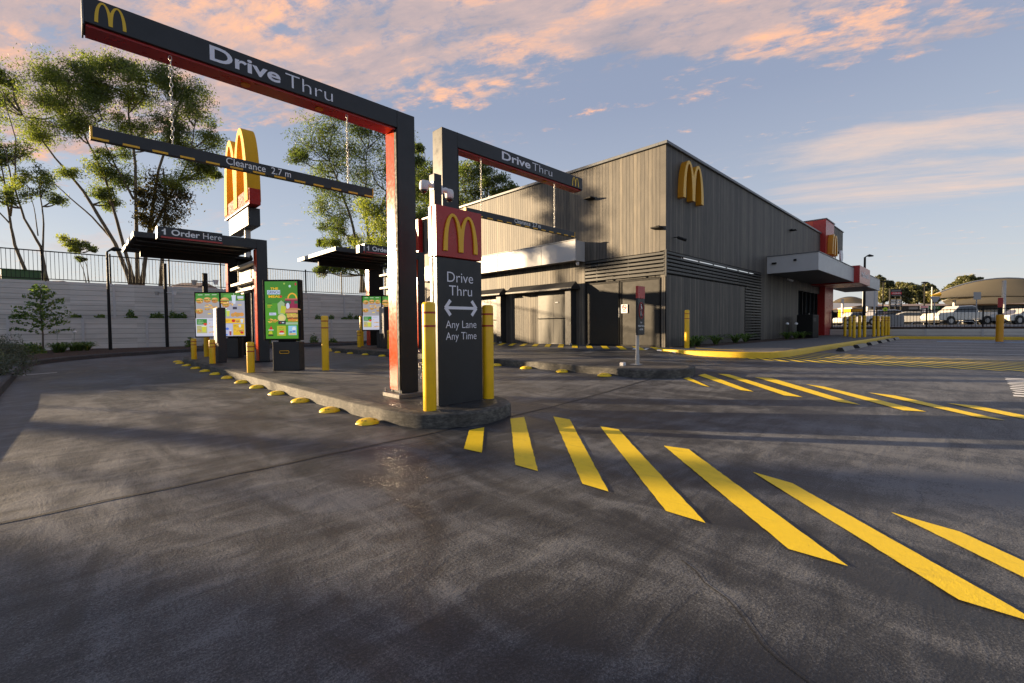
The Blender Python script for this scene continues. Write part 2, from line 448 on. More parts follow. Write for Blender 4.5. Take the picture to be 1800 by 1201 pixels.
def leaf_mat(name, a, b, c, trans=.35, tint=(1.25, 1.35, .6)):
    t = MT(name)
    at_ = t.n('ShaderNodeAttribute', attribute_name='Col')
    sp = t.n('ShaderNodeSeparateColor'); t.L.new(at_.outputs['Color'], sp.inputs[0])
    cc = t.ramp(sp.outputs[0], [(0., a), (.55, b), (1., c)])
    t.N.remove(t.b)
    d = t.n('ShaderNodeBsdfDiffuse'); tr = t.n('ShaderNodeBsdfTranslucent'); gl = t.n('ShaderNodeBsdfGlossy'); gl.inputs['Roughness'].default_value = .45
    t.L.new(cc, d.inputs[0]); t.L.new(t.mix(1., cc, tint, 'MULTIPLY'), tr.inputs[0]); gl.inputs[0].default_value = (.5, .5, .5, 1)
    m1 = t.n('ShaderNodeMixShader'); m1.inputs[0].default_value = trans; t.L.new(d.outputs[0], m1.inputs[1]); t.L.new(tr.outputs[0], m1.inputs[2])
    m2 = t.n('ShaderNodeMixShader'); m2.inputs[0].default_value = .06; t.L.new(m1.outputs[0], m2.inputs[1]); t.L.new(gl.outputs[0], m2.inputs[2])
    t.L.new(m2.outputs[0], t.N['Material Output'].inputs[0]); return t.m
M['sail'] = leaf_mat('sail_cloth', (.33, .30, .235), (.33, .30, .235), (.33, .30, .235), .4, (1, .97, .9))
M['gum'] = leaf_mat('gum_leaves', (.060, .086, .030), (.140, .182, .052), (.30, .32, .07), .55)
M['vine'] = leaf_mat('vine_leaves', (.018, .018, .007), (.05, .045, .012), (.16, .11, .015), .35)
M['shrub'] = leaf_mat('shrub_leaves', (.05, .095, .03), (.115, .19, .05), (.22, .29, .08), .45)
M['greyshrub'] = leaf_mat('grey_shrub_leaves', (.07, .085, .065), (.12, .14, .105), (.17, .19, .15), .3)
M['fartree'] = leaf_mat('far_tree_leaves', (.05, .058, .026), (.12, .125, .05), (.22, .20, .075), .35)
def bark():
    t = MT('bark'); v = t.coord((1, 1, .25)); n = t.noise(v, 7, 7, .7, .6); t.col(t.ramp(n, [(.3, (.055, .042, .030)), (.55, (.14, .115, .085)), (.75, (.28, .24, .18))]))
    t.bump(n, .6, .03); t.set(Roughness=.9); return t.m
M['bark'] = bark()
def screen_mat(name, strength):
    t = MT(name); at_ = t.n('ShaderNodeAttribute', attribute_name='Col')
    t.b.inputs['Base Color'].default_value = (.01, .01, .01, 1); t.set(Roughness=.25)
    t.L.new(at_.outputs['Color'], t.b.inputs['Emission Color']); t.b.inputs['Emission Strength'].default_value = strength
    return t.m
M['screen'] = screen_mat('menu_display', .30)
def vcol_mat(name, rough=.6):
    t = MT(name); at_ = t.n('ShaderNodeAttribute', attribute_name='Col'); t.L.new(at_.outputs['Color'], t.b.inputs['Base Color']); t.set(Roughness=rough); return t.m
M['printed'] = vcol_mat('printed_face')
def mesh_gate_mat():
    t = MT('black_mesh'); g = t.n('ShaderNodeNewGeometry'); s = t.n('ShaderNodeSeparateXYZ'); t.L.new(g.outputs['Position'], s.inputs[0])
    fr = t.mth('FRACT', t.mth('DIVIDE', s.outputs[2], .07)); n = t.noise(t.coord((1, 1, 1)), 2.2, 8, .7, .8)
    a = t.ramp(n, [(.35, (.008, .0075, .006)), (.62, (.014, .013, .010)), (.8, (.036, .033, .025))])
    t.col(t.mix(t.mth('LESS_THAN', fr, .16), a, (.010, .010, .009))); t.rough(t.rng(n, .3, .7, .5, .75)); t.bump(fr, .25, .004); return t.m
M['gate'] = mesh_gate_mat()

# ------------------------------------------------------------------ ground
def sheet(name, xs, ys, zf, mat, label=None):
    nx, ny = len(xs), len(ys)
    vs = [(x, y, zf(x, y)) for y in ys for x in xs]
    fs = [(j * nx + i, j * nx + i + 1, (j + 1) * nx + i + 1, (j + 1) * nx + i) for j in range(ny - 1) for i in range(nx - 1)]
    b = MB(); b.add(vs, fs); o = b.build(name, mat, smooth=True); o['kind'] = 'structure'
    if label: o['label'] = label
    return o
fr_ = lambda a, b, s: [a + s * i for i in range(int(round((b - a) / s)) + 1)]
sheet('ground', [-900, -300, -90, -30, -12] + fr_(-6, 40, .25) + [44, 50, 80, 200, 900],
      [-900, -300, -90, -30, -12] + fr_(-6, 32, .25) + [40, 80, 200, 900], H, M['asphalt'], 'dark rough concrete forecourt')

def drape(quads, name, mat, dz=.006, n=40):
    b = MB()
    for q in quads:
        a0, a1, b1, b0 = [Vector((p[0], p[1], 0)) for p in q]     # a0->b0 long side, a1->b1 long side
        vs = []
        for i in range(n + 1):
            t = i / n
            for p, o_ in ((a0.lerp(b0, t), a1), (a1.lerp(b1, t), a0)):
                if 0 < i < n and n > 10:
                    w_ = (a1 - a0).normalized() * rnd.uniform(-.0035, .0035); p = p + w_
                vs.append((p.x, p.y, H(p.x, p.y) + dz))
        b.add(vs, [(2 * i, 2 * i + 1, 2 * i + 3, 2 * i + 2) for i in range(n)])
    o = b.build(name, mat); o['kind'] = 'structure'; return o
S = [[(2.95, 3.67), (3.15, 3.66), (2.49, 2.93), (2.46, 3.14)], [(3.66, 3.78), (3.84, 3.73), (2.46, 2.25), (2.45, 2.48)],
     [(4.08, 3.48), (4.08, 3.23), (2.47, 1.64), (2.47, 1.85)], [(4.03, 2.78), (4.03, 2.55), (2.44, 1.0), (2.44, 1.23)],
     [(3.77, 1.92), (3.81, 1.71), (2.44, .37), (2.43, .6)], [(3.54, 1.11), (3.47, .84), (2.44, -.2), (2.44, .02)],
     [(3.32, .31), (3.25, .03), (2.44, -.8), (2.44, -.58)], [(3.1, -.5), (3.02, -.75), (2.44, -1.35), (2.44, -1.15)]]
drape(S, 'yellow_hatching', M['line_yellow'])['label'] = 'yellow diagonal stripes in front of the first island'
T = [[(7.58, 3.5), (7.74, 3.48), (6.99, 2.81), (7.06, 2.95)], [(8.06, 3.45), (8.3, 3.43), (6.93, 2.17), (6.96, 2.36)],
     [(8.42, 3.24), (8.45, 3.06), (6.85, 1.55), (6.85, 1.76)], [(8.3, 2.58), (8.34, 2.34), (6.7, .92), (6.76, 1.15)],
     [(7.93, 1.76), (7.83, 1.51), (6.66, .34), (6.61, .53)], [(7.6, .96), (7.53, .68), (6.6, -.24), (6.62, -.05)],
     [(7.3, .2), (7.27, -.05), (6.6, -.75), (6.6, -.55)], [(7.1, -.6), (7.05, -.85), (6.6, -1.3), (6.6, -1.1)]]
drape(T, 'yellow_hatching', M['line_yellow'])['label'] = 'yellow diagonal stripes in front of the second island'
q = []
for i in range(34):                    # pedestrian hatch between the lanes and the car park
    y = 4.75 - i * .385; dx, dy = .80, .60
    xl = 12.1 + max(0, y - 3.3) * .5
    L_ = min((3.25 + .3 - y) / dy if y < 3.0 else .9, (15.4 + .28 * y - xl) / (dx - .28 * dy)) if y < 3 else max(.3, 1.1 - (y - 3) * .35)
    L_ = max(.3, L_); q.append([(xl + dx * L_ + .2, y + dy * L_), (xl + dx * L_, y + dy * L_ - .21), (xl - .1, y - .25), (xl, y)])
drape(q, 'yellow_hatching', M['line_yellow'])['label'] = 'long yellow crossing stripes between the lanes and the car park'
q = []
for i in range(17):                    # hatch along the gates and doors
    y = 15.6 - i * .66
    q.append([(14.02, y), (14.02, y - .26), (12.75, y - 1.25), (12.75, y - .99)] if y > 7.6 else [(13.2, y), (13.2, y - .26), (12.7, y - .7), (12.7, y - .44)])
drape(q, 'yellow_hatching', M['line_yellow'], .006)['label'] = 'yellow diagonal stripes along the gates and service doors'
drape([[(13.25, 7.8 - .0), (13.25, 7.68), (12.8, 7.5), (12.8, 7.62)], [(13.3, 7.4), (13.3, 7.28), (12.8, 7.1), (12.8, 7.2)], [(13.1, 6.9), (13.1, 6.75), (12.7, 6.55), (12.7, 6.7)],
       [(13.0, 6.4), (13.0, 6.28), (12.6, 6.05), (12.6, 6.15)]], 'white_lane_marking', M['line_white'], .012, 3)
q = []
for x in (18.3, 20.9, 23.5, 26.1, 28.7, 31.3): q.append([(x, 2.6), (x + .1, 2.6), (x + .1, -5), (x, -5)])
drape(q, 'parking_bay_line', M['line_white'], .006, 24)
drape([[(29.6, 1.2), (30.1, 1.2), (30.1, -3), (29.6, -3)]], 'blue_bay_marking', M['line_blue'], .008, 12)
q = []
for i in range(11): q.append([(8.15 + i * .22, -.36 - .02 * (i % 3)), (8.27 + i * .22, -.36), (8.27 + i * .22, -1.6), (8.15 + i * .22, -1.6)])
q.append([(8.9, -.6), (10.4, -.6), (10.4, -.75), (8.9, -.75)])
drape(q, 'white_lane_marking', M['line_white'], .009, 4)
drape([[(32.6, 3.2), (33.3, 3.2), (33.3, -12), (32.6, -12)]], 'gutter', M['gutterc'], .005, 30)
b = MB()                                # saw cut across the lanes
for i in range(80):
    x0 = -6 + i * .18; x1 = x0 + .18
    y0 = 3.80 + .018 * max(x0 + 1, 0) * (1 if x0 < 9 else 0) + .01 * math.sin(i * 1.7); y1 = 3.80 + .018 * max(x1 + 1, 0) + .01 * math.sin((i + 1) * 1.7)
    w = .014
    b.add([(x0, y0 - w, H(x0, y0) + .004), (x1, y1 - w, H(x1, y1) + .004), (x1, y1 + w, H(x1, y1) + .004), (x0, y0 + w, H(x0, y0) + .004)], [(0, 1, 2, 3)])
b.build('slab_joint', M['dot'])['kind'] = 'structure'
b = MB()                                # hairline crack and a faint white tick on the lane
cp = [(1.98, .92), (1.93, .83), (1.87, .77), (1.82, .66), (1.75, .58), (1.64, .48), (1.60, .42), (1.55, .30), (1.46, .2), (1.44, .05)]
for p_, q_ in zip(cp, cp[1:]):
    d_ = (Vector(q_) - Vector(p_)).normalized(); n_ = Vector((-d_.y, d_.x)) * .0028
    b.add([(p_[0] - n_.x, p_[1] - n_.y, .003), (q_[0] - n_.x, q_[1] - n_.y, .003), (q_[0] + n_.x, q_[1] + n_.y, .003), (p_[0] + n_.x, p_[1] + n_.y, .003)], [(0, 1, 2, 3)])
b.build('slab_crack', M['dot'])['kind'] = 'structure'
drape([[(-1.0, 16.25), (-1.0, 16.13), (-.3, 16.55), (-.3, 16.67)]], 'white_lane_marking', M['line_white'], .006, 3)

def offset_poly(P, d):
    n = len(P); out = []
    for i in range(n):
        a, b_, c = Vector(P[i - 1]), Vector(P[i]), Vector(P[(i + 1) % n])
        n1 = (b_ - a).normalized(); n2 = (c - b_).normalized()
        nn = (Vector((n1.y, -n1.x)) + Vector((n2.y, -n2.x)))
        if nn.length < 1e-6: nn = Vector((n1.y, -n1.x))
        nn.normalize(); out.append((b_ + nn * d)[:])
    return out
def resample(P, step=.35, closed=True):
    out = []; n = len(P)
    for i in range(n if closed else n - 1):
        a, c = Vector(P[i]), Vector(P[(i + 1) % n]); k = max(1, int((c - a).length / step))
        for j in range(k): out.append(a.lerp(c, j / k)[:])
    if not closed: out.append(P[-1])
    return out
def kerbed(name, P, h, sidemat, topmat, label, zf=H, lip=.016):
    """raised slab: P counter-clockwise"""
    P = resample(P); n = len(P); inn = offset_poly(P, -lip); inn2 = offset_poly(P, -.16)
    b = MB(); rings = []
    jit = [rnd.uniform(-.004, .004) for _ in P]
    for Q, z in ((P, -.1), (P, h - lip), ([tuple(Vector(p).lerp(Vector(q), .35)) for p, q in zip(P, inn)], h - lip * .35), (inn, h), (inn2, h + .004)):
        rings.append([(x, y, zf(x, y) + z + (jit[i] if z > 0 else 0)) for i, (x, y) in enumerate(Q)])
    vs = sum(rings, []); fs = []
    for r in range(len(rings) - 1):
        for i in range(n): fs.append((r * n + i, r * n + (i + 1) % n, (r + 1) * n + (i + 1) % n, (r + 1) * n + i))
    b.add(vs, fs); o = b.build(name + '_kerb', sidemat, smooth='auto'); o['kind'] = 'structure'; o['label'] = label + ', kerb'
    tri = tessellate_polygon([[Vector((x, y, 0)) for x, y, z in rings[-1]]])
    me = bpy.data.meshes.new(name); me.from_pydata(rings[-1], [], [tuple(t_) for t_ in tri]); me.materials.append(topmat)
    bm = bmesh.new(); bm.from_mesh(me)
    for f in bm.faces:
        if f.normal.z < 0: f.normal_flip()
    bm.to_mesh(me); bm.free()
    t = bpy.data.objects.new(name, me); col.objects.link(t); t['kind'] = 'structure'; t['label'] = label
I1 = [(2.55, 17.8), (2.52, 12), (2.50, 8), (2.50, 5.2), (2.54, 4.6), (2.62, 4.2), (2.78, 3.98), (3.02, 3.85), (3.32, 3.79), (3.62, 3.84), (3.86, 3.98), (4.03, 4.25), (4.12, 4.6), (4.2, 5.4),
      (4.25, 8), (4.22, 12), (4.25, 18.2), (4.0, 19.2), (3.3, 19.6), (2.75, 19.0)]
kerbed('traffic_island', I1, .15, M['kerb'], M['island'], 'long raised concrete island under the first gantry')
I2 = [(7.42, 17.6), (7.42, 12), (7.41, 8), (7.38, 7), (7.33, 6), (7.30, 5), (7.26, 4.4), (7.29, 4.0), (7.48, 3.66), (7.85, 3.47), (8.2, 3.56), (8.48, 3.88), (8.6, 4.4),
      (8.75, 5.4), (8.95, 8), (9.2, 12), (9.35, 18), (9.0, 19.0), (8.2, 19.1), (7.6, 18.4)]
kerbed('traffic_island', I2, .15, M['kerb'], M['island'], 'second raised concrete island with the no pedestrian sign')
def zpath(x, y): return .21
PT = [(13.35, 7.1), (12.95, 6.6), (12.75, 5.6), (12.72, 4.6), (12.85, 3.95), (13.25, 3.6), (14.0, 3.47), (20, 3.45), (28, 3.35), (34.3, 3.35), (34.5, 2.6), (34.5, -2.6), (36.6, -2.6), (36.6, 7.1)]
kerbed('footpath', PT, .15, M['kerb_yellow'], M['concpath'], 'footpath round the building with a yellow painted kerb', zpath)
drape([[(12.82, 5.6), (12.98, 5.6), (13.0, 4.3), (12.84, 4.3)]], 'kerb_paint', M['kerb_yellow'], .2, 2)
# left road kerb, bed and retaining wall
KL = [(-2.6, -8), (-.95, 6), (-.85, 10), (-1.0, 18.5), (-.85, 20.8), (-.1, 22.8), (1.3, 24.6), (3.4, 26.3), (6, 27.6), (9, 28.1), (14, 28.1), (24, 28.1)]
def strip_kerb(name, P, w, h, mat, label):
    P = resample(P, .5, False); b = MB(); n = len(P); L_ = []
    for i in range(n):
        a = Vector(P[max(i - 1, 0)]); c = Vector(P[min(i + 1, n - 1)]); d = (c - a).normalized(); nn = Vector((-d.y, d.x)); p = Vector(P[i])
        for off, z in ((0, -.05), (.015, h - .03), (.05, h), (w, h), (w, -.05)):
            q = p + nn * off; L_.append((q.x, q.y, H(q.x, q.y) + z))
    fs = [(i * 5 + k, (i + 1) * 5 + k, (i + 1) * 5 + k + 1, i * 5 + k + 1) for i in range(n - 1) for k in range(4)]
    b.add(L_, [f[::-1] for f in fs]); o = b.build(name, mat, smooth='auto'); o['kind'] = 'structure'; o['label'] = label
strip_kerb('kerb', KL, .16, .16, M['kerb_dark'], 'dark kerb round the left side of the lane')
b = MB(); KLr = resample(KL, .5, False); vs = []
for i, (x, y) in enumerate(KLr):
    a = Vector(KLr[max(i - 1, 0)]); c = Vector(KLr[min(i + 1, len(KLr) - 1)]); d = (c - a).normalized(); nn = Vector((-d.y, d.x))
    p = Vector((x, y)) + nn * .15; far = Vector((min(x, -1.2) - 14, min(max(y, 4), 29.9))) if y < 20 else Vector((x - 2.5 if x < 4 else x, 29.95))
    for t in (0, .08, .25, .5, .75, 1):
        qq = p.lerp(far, t); vs.append((qq.x, qq.y, .13 + .05 * math.sin(qq.x * 2.1) * math.sin(qq.y * 1.7) * min(1, t * 6) + .06 * min(1, t * 4)))
n = len(KLr); b.add(vs, [(i * 6 + k, i * 6 + k + 1, (i + 1) * 6 + k + 1, (i + 1) * 6 + k) for i in range(n - 1) for k in range(5)])
b.build('garden_bed', M['mulch'], smooth=True)['kind'] = 'structure'

# ------------------------------------------------------------------ retaining wall, bank and pool fence behind the lanes
def tier(label, y, z0, z1, x0, x1, px0, step):
    t = empty('retaining_wall', (x0, y, z0), 0, label, 'wall')
    b = MB(); h = .245; z = z0
    while z < z1 - .02:
        top = min(z + h - .012, z1)
        x = px0
        while x < x1:
            o_ = rnd.uniform(-.006, .006)
            b.box(x + .03, min(x + step - .03, x1), y + o_, y + .1, z, top); x += step
        z += h
    b.build('concrete_sleepers', M['sleeper'], t)
    x = px0
    bk = MB(); bk.box(px0, x1, y + .11, y + .2, z0, z1 - .02); bk.build('backing', M['dot'], t)
    while x < x1:
        p = MB(); p.box(x - .05, x + .05, y - .035, y - .01, z0, z1 - .03); p.box(x - .012, x + .012, y - .01, y + .1, z0, z1 - .03)
        p.build('steel_post', M['white'], t); x += step
tier('lower tier of the grey concrete sleeper wall behind the garden bed', 29.9, -.05, 1.70, -45, 24, -45.2, 2.4)
tier('upper tier of the grey concrete sleeper wall, set back under the pool fence', 30.55, 1.60, 3.45, -45, 24, -44.0, 2.4)
b = MB(); b.box(-45, 24, 30.0, 30.56, 1.2, 1.66); b.build('planting_ledge', M['mulch'])['kind'] = 'structure'
def bankz(x, y): return 3.40 + .012 * (y - 31) + .10 * math.sin(x * .4) * math.sin(y * .3) - max(0, (y - 60)) * .05
sheet('bank', [-120, -80] + fr_(-50, 40, 1.5) + [60, 120], fr_(30.66, 60, 1.5) + [64, 80, 120], bankz, M['bank'], 'dry grass bank above the retaining wall')
fr0 = empty('pool_fence', (-44, 30.7, 3.45), 0, 'long black steel bar fence on top of the grey sleeper wall', 'fence')
x = -44.1; k = 0
while x < 23:
    z0 = 3.47; b = MB(); b.box(x + .04, x + 2.36, 30.68, 30.715, z0 + .06, z0 + .1); b.box(x + .04, x + 2.36, 30.68, 30.72, z0 + 1.36, z0 + 1.41)
    for j in range(1, 17): b.box(x + j * .141 - .009, x + j * .141 + .009, 30.69, 30.708, z0 + .06, z0 + 1.38)
    b.build('fence_panel', M['blackm'], fr0)
    p = MB(); p.box(x - .035, x + .035, 30.66, 30.73, 3.3, z0 + 1.5); p.build('fence_post', M['blackm'], fr0, bevel=.005)
    x += 2.4
# far hills
b = MB(); vs = []
for i in range(61):
    a = R(-20 + i * 2.6); r_ = 700 + 60 * math.sin(i * .7); h_ = 14 + 9 * math.sin(i * .5 + 1) + 6 * math.sin(i * 1.3)
    vs += [(r_ * math.cos(a), r_ * math.sin(a), -2), ((r_ + 60) * math.cos(a), (r_ + 60) * math.sin(a), 1.1 + h_ * .9 + 4), ((r_ + 300) * math.cos(a), (r_ + 300) * math.sin(a), -5)]
b.add(vs, [(3 * i + k, 3 * i + 3 + k, 3 * i + 4 + k, 3 * i + 1 + k) for i in range(60) for k in (0, 1)])
b.build('hills', M['hill'], smooth=True)['kind'] = 'structure'
# ------------------------------------------------------------------ gantries
def chain(t, x, y, ztop, zbot):
    b = MB(); z = ztop; k = 0
    while z > zbot + .02:
        pts = []; 
        for j in range(13):
            a = 2 * math.pi * j / 12; u = .0125 * math.cos(a); w = .026 * math.sin(a)
            pts.append((x + (u if k % 2 == 0 else 0) + .003 * math.sin(k * 1.3), y + (u if k % 2 else 0), z - .026 + w))
        b.tube(pts, .0029, 5, False); z -= .041; k += 1
    b.box(x - .006, x + .006, y - .006, y + .006, zbot - .003, zbot + .02)
    b.build('chain', M['chain'], t, smooth=True)
def gantry(px0, px1, bx0, bx1, y0, y1, zt, zb, side, label):
    t = empty('gantry', (px0, y0, .15), 0, label, 'gantry', 'gantries over the two lanes')
    b = MB(); b.box(px0, px1, y0, y1, .21, zt); b.build('post', M['charcoal'], t, bevel=.004)
    b = MB(); b.box(bx0, bx1, y0, y1 - .02, zb, zt); b.build('beam', M['charcoal'], t, bevel=.004)
    b = MB(); b.box(bx0 + .01, bx1 - .01, y0 + .03, y1 - .03, zb - .022, zb - .001); b.build('soffit', M['red'], t)
    for xx in (bx0 + (bx1 - bx0) * .42, bx0 + (bx1 - bx0) * .68):
        b = MB(); b.lathe([(.045, zb - .032), (.045, zb - .0225)], xx, (y0 + y1) / 2, 14); b.build('downlight', M['amber'], t)
    s = -1 if side == 'l' else 1
    xf = px0 if s < 0 else px1
    b = MB(); b.box(min(xf, xf + s * .022), max(xf, xf + s * .022), y0 + .06, y1 - .012, .25, zb - .024); b.build('inner_panel', M['redorange'], t, bevel=.002)
    b = MB(); b.box(min(xf, xf + s * .022), max(xf, xf + s * .022), y0 + .004, y0 + .055, .25, zb - .024); b.build('edge_trim', M['blackm'], t)
    xe = bx0 if s < 0 else bx1
    b = MB(); b.box(min(xe, xe + s * .012), max(xe, xe + s * .012), y0 - .004, y1 - .015, zb - .024, zt + .004); b.build('end_cap', M['flashing'], t)
    b = MB(); xs_ = px1 if s > 0 else px0; b.box(xs_ - .004, xs_ + .004, y0 - .0015, y0 + .01, zb, zt + .001); b.build('joint', M['dot'], t)
    b = MB(); b.box(px0 - .09, px1 + .07, y0 - .09, y1 + .07, .155, .205); b.build('base_plate', M['soffit'], t, bevel=.004)
    for dx, dy in ((px0 - .06, y0 - .06), (px1 + .04, y0 - .06), (px0 - .06, y1 + .04), (px1 + .04, y1 + .04)):
        b = MB(); b.lathe([(.02, .205), (.02, .225)], dx, dy, 6); b.lathe([(.009, .22), (.009, .265)], dx, dy, 8); b.build('bolt', M['steel'], t)
    return t
g1 = gantry(3.12, 3.38, .15, 3.115, 5.30, 5.58, 3.92, 3.70, 'l', 'tall charcoal gantry with its beam reaching left over the near lane')
b = MB(); text_on(b, 'Drive', 1.05, 1.70, 3.738, 3.884, 5.297, .022); b.build('lettering', M['letter'], g1)
b = MB(); text_on(b, 'Thru', 1.75, 2.27, 3.738, 3.880, 5.297, -.012); b.build('lettering', M['letter'], g1)
arches(.215, .425, 3.725, 3.905, 5.299, .003).build('golden_arches', M['goldvinyl'], g1)
g2 = gantry(3.93, 4.21, 4.215, 7.28, 5.44, 5.68, 4.0, 3.78, 'r', 'charcoal gantry behind the menu tower with its beam reaching right')
b = MB(); text_on(b, 'Drive', 5.12, 5.80, 3.83, 3.965, 5.437, .022); b.build('lettering', M['letter'], g2)
b = MB(); text_on(b, 'Thru', 5.85, 6.38, 3.83, 3.960, 5.437, -.012); b.build('lettering', M['letter'], g2)
arches(6.97, 7.18, 3.80, 3.97, 5.439, .003).build('golden_arches', M['goldvinyl'], g2)
def bar(x0, x1, y, z0, z1, ch, ztop, tx0, tx1, label):
    t = empty('clearance_bar', ((x0 + x1) / 2, y, z0), 0, label, 'height bar', 'height bars hung from the gantries')
    b = MB(); b.box(x0, x1, y, y + .06, z0, z1); b.build('bar', M['charcoal'], t, bevel=.004)
    n = 13; st = (x1 - x0 - .12) / (n - 1)
    for i in range(n):
        b = MB(); b.box(x0 + i * st + .002, x0 + i * st + .118, y - .002, y + .001, z0 + .001, z0 + .019); b.build('reflective_mark', M['goldmark'], t)
    b = MB(); b.box(x0, x0 + .012, y - .002, y + .001, z0 + .02, z1 - .001); b.box(x1 - .012, x1, y - .002, y + .001, z0 + .02, z1 - .001)
    b.box(x0 - .003, x0 + .0, y - .002, y + .06, z0, z1)
    b.build('end_mark', M['goldmark'], t)
    b = MB(); text_on(b, 'Clearance  2.7 m', tx0, tx1, z0 + .030, z0 + .100, y - .002, .004); b.build('lettering', M['letterw'], t)
    for x in ch: chain(t, x, y + .03, ztop, z1)
    return t
M['goldmark'] = paint('amber_reflector', (.88, .46, .014), .45, .1)
bar(.165, 2.775, 5.32, 2.728, 2.840, (.74, 2.46), 3.675, 1.17, 1.79, 'dark height bar with clearance lettering hanging over the near lane')
bar(4.375, 7.08, 5.46, 2.82, 2.925, (4.71, 6.5), 3.755, 5.42, 6.08, 'dark height bar with clearance lettering hanging in front of the building')

# ------------------------------------------------------------------ menu tower
tw = empty('sign_tower', (3.395, 4.43, .15), 0, 'tall charcoal sign tower with a red head, golden arches and a double arrow', 'sign')
b = MB(); b.box(3.055, 3.735, 4.365, 4.435, .155, 1.905); b.build('face_panel', M['charcoal'], tw, bevel=.004)
b = MB(); b.box(3.055, 3.735, 4.455, 4.51, .155, 1.905); b.build('back_panel', M['charcoal'], tw, bevel=.004)
b = MB(); b.box(3.07, 3.72, 4.436, 4.454, .16, 2.49); b.build('core', M['redorange'], tw)
b = MB(); b.box(3.05, 3.74, 4.360, 4.435, 1.92, 2.51); b.build('red_head', M['red'], tw, bevel=.004)
b = MB(); b.box(3.05, 3.74, 4.455, 4.515, 1.92, 2.51); b.build('red_back', M['red'], tw, bevel=.004)
o = arches(3.14, 3.66, 1.985, 2.435, 4.36, .022).build('golden_arches', M['gold'], tw, bevel=.006)
for txt, a_, c_, z_, e_ in (('Drive', 3.20, 3.595, 1.625, 1.745), ('Thru', 3.225, 3.575, 1.465, 1.585), ('Any Lane', 3.17, 3.64, 1.045, 1.165), ('Any Time', 3.17, 3.64, .905, 1.025)):
    b = MB(); text_on(b, txt, a_, c_, z_, e_, 4.362, -.005); b.build('lettering', M['letter'], tw)
b = MB(); zc_ = 1.318; y = 4.362
def strip(p, q, w, yy):
    d = (Vector(q) - Vector(p)).normalized(); n_ = Vector((-d.y, d.x)) * w / 2
    a = [Vector(p) - n_, Vector(q) - n_, Vector(q) + n_, Vector(p) + n_]; b.add([(v.x, yy, v.y) for v in a], [(0, 1, 2, 3)])
strip((3.18, zc_), (3.625, zc_), .036, y)
for sx_, dx in ((3.165, 1), (3.64, -1)):
    strip((sx_, zc_ + .004) if dx < 0 else (sx_, zc_ + .004), (sx_ + dx * .075, zc_ - .09), .042, y - .0012 * (1 if dx > 0 else 2)); strip((sx_, zc_ - .004), (sx_ + dx * .075, zc_ + .09), .042, y - .0036)
b.build('double_arrow', M['letter'], tw)
def dome_cam(t, cx, cy, cz, s):
    b = MB(); b.tube([(cx, cy, cz), (cx + s * .07, cy - .01, cz + .02), (cx + s * .13, cy - .02, cz - .01)], [.028, .036, .05], 12); b.box(cx - .004, cx + .012, cy - .04, cy + .04, cz - .05, cz + .06)
    o = b.build('camera_arm', M['plastic'], t, smooth='auto')
    c_ = MB(); c_.lathe([(.047, cz - .075), (.055, cz - .06), (.056, cz + .0), (.045, cz + .03), (.02, cz + .042)], cx + s * .13, cy - .02, 18); c_.build('camera_body', M['plastic'], t, smooth='auto')
    c_ = MB(); c_.lathe([(.008, cz - .118), (.028, cz - .110), (.041, cz - .092), (.046, cz - .0752)], cx + s * .13, cy - .02, 18); c_.build('smoked_dome', M['lens'], t, smooth=True)
pc = empty('camera_pole', (3.30, 4.72, .15), 0, 'slim charcoal camera pole just behind the sign tower with two white dome cameras', 'camera pole')
b = MB(); b.box(3.245, 3.355, 4.665, 4.775, .155, 2.985); b.build('pole', M['charcoal'], pc, bevel=.004)
dome_cam(pc, 3.24, 4.71, 2.83, -1); dome_cam(pc, 3.36, 4.71, 2.80, 1)

# ------------------------------------------------------------------ bollards
def make_bollard(h, r=.075, bands=(.12, .27), name='bollard'):
    t = empty(name, (0, 0, 0)); b = MB()
    b.lathe([(r * .98, 0), (r, .01), (r, h - .035), (r * .96, h - .018), (r * .82, h - .005), (r * .55, h)], 0, 0, 28); b.build('sleeve', M['bollard'], t, smooth='auto')
    for d in bands:
        b = MB(); b.lathe([(r + .0015, h - d - .011), (r + .0015, h - d + .011)], 0, 0, 28); b.build('reflective_band', M['band'], t, smooth='auto')
    return t
tall = make_bollard(1.22); short = make_bollard(.66, .075, (.10, .20)); used = {}
def put(proto, x, y, z, label, group, sc=1.):
    o = proto if proto.name not in used else copy_tree(proto)
    used[proto.name] = 1
    o.location = (x, y, z); o.scale = (sc, sc, sc); o.rotation_euler.z = rnd.uniform(0, 6)
    tag(o, label, 'bollard', group); return o
TB = [(2.87, 4.27, .15, 'tall yellow bollard at the left edge of the sign tower'), (3.87, 4.41, .15, 'tall yellow bollard at the right edge of the sign tower'),
      (4.02, 10.05, .15, 'tall yellow bollard standing alone right of the green menu kiosk'), (4.10, 15.2, .15, 'tall yellow bollard partly behind the near order portal column'),
      (3.3, 18.4, .15, 'tall yellow bollard under the left edge of the near double menu board'), (8.45, 17.4, .36, 'tall yellow bollard left of the far double menu board'),
      (14.05, 6.38, .36, 'tall yellow bollard on the garden corner beside the dark building')]
for a in TB: put(tall, *a, 'tall yellow bollards')
for a in [(2.75, 17.2, .15, 'short yellow bollard farthest along the first island'), (2.75, 14.6, .15, 'short yellow bollard in front of the near order speaker post'),
          (2.74, 10.85, .15, 'short yellow bollard left of the green menu kiosk'), (8.0, 16.7, .35, 'short yellow bollard farthest along the second island'),
          (8.02, 14.4, .35, 'short yellow bollard in front of the far order speaker post')]: put(short, *a, 'short yellow bollards on the islands')
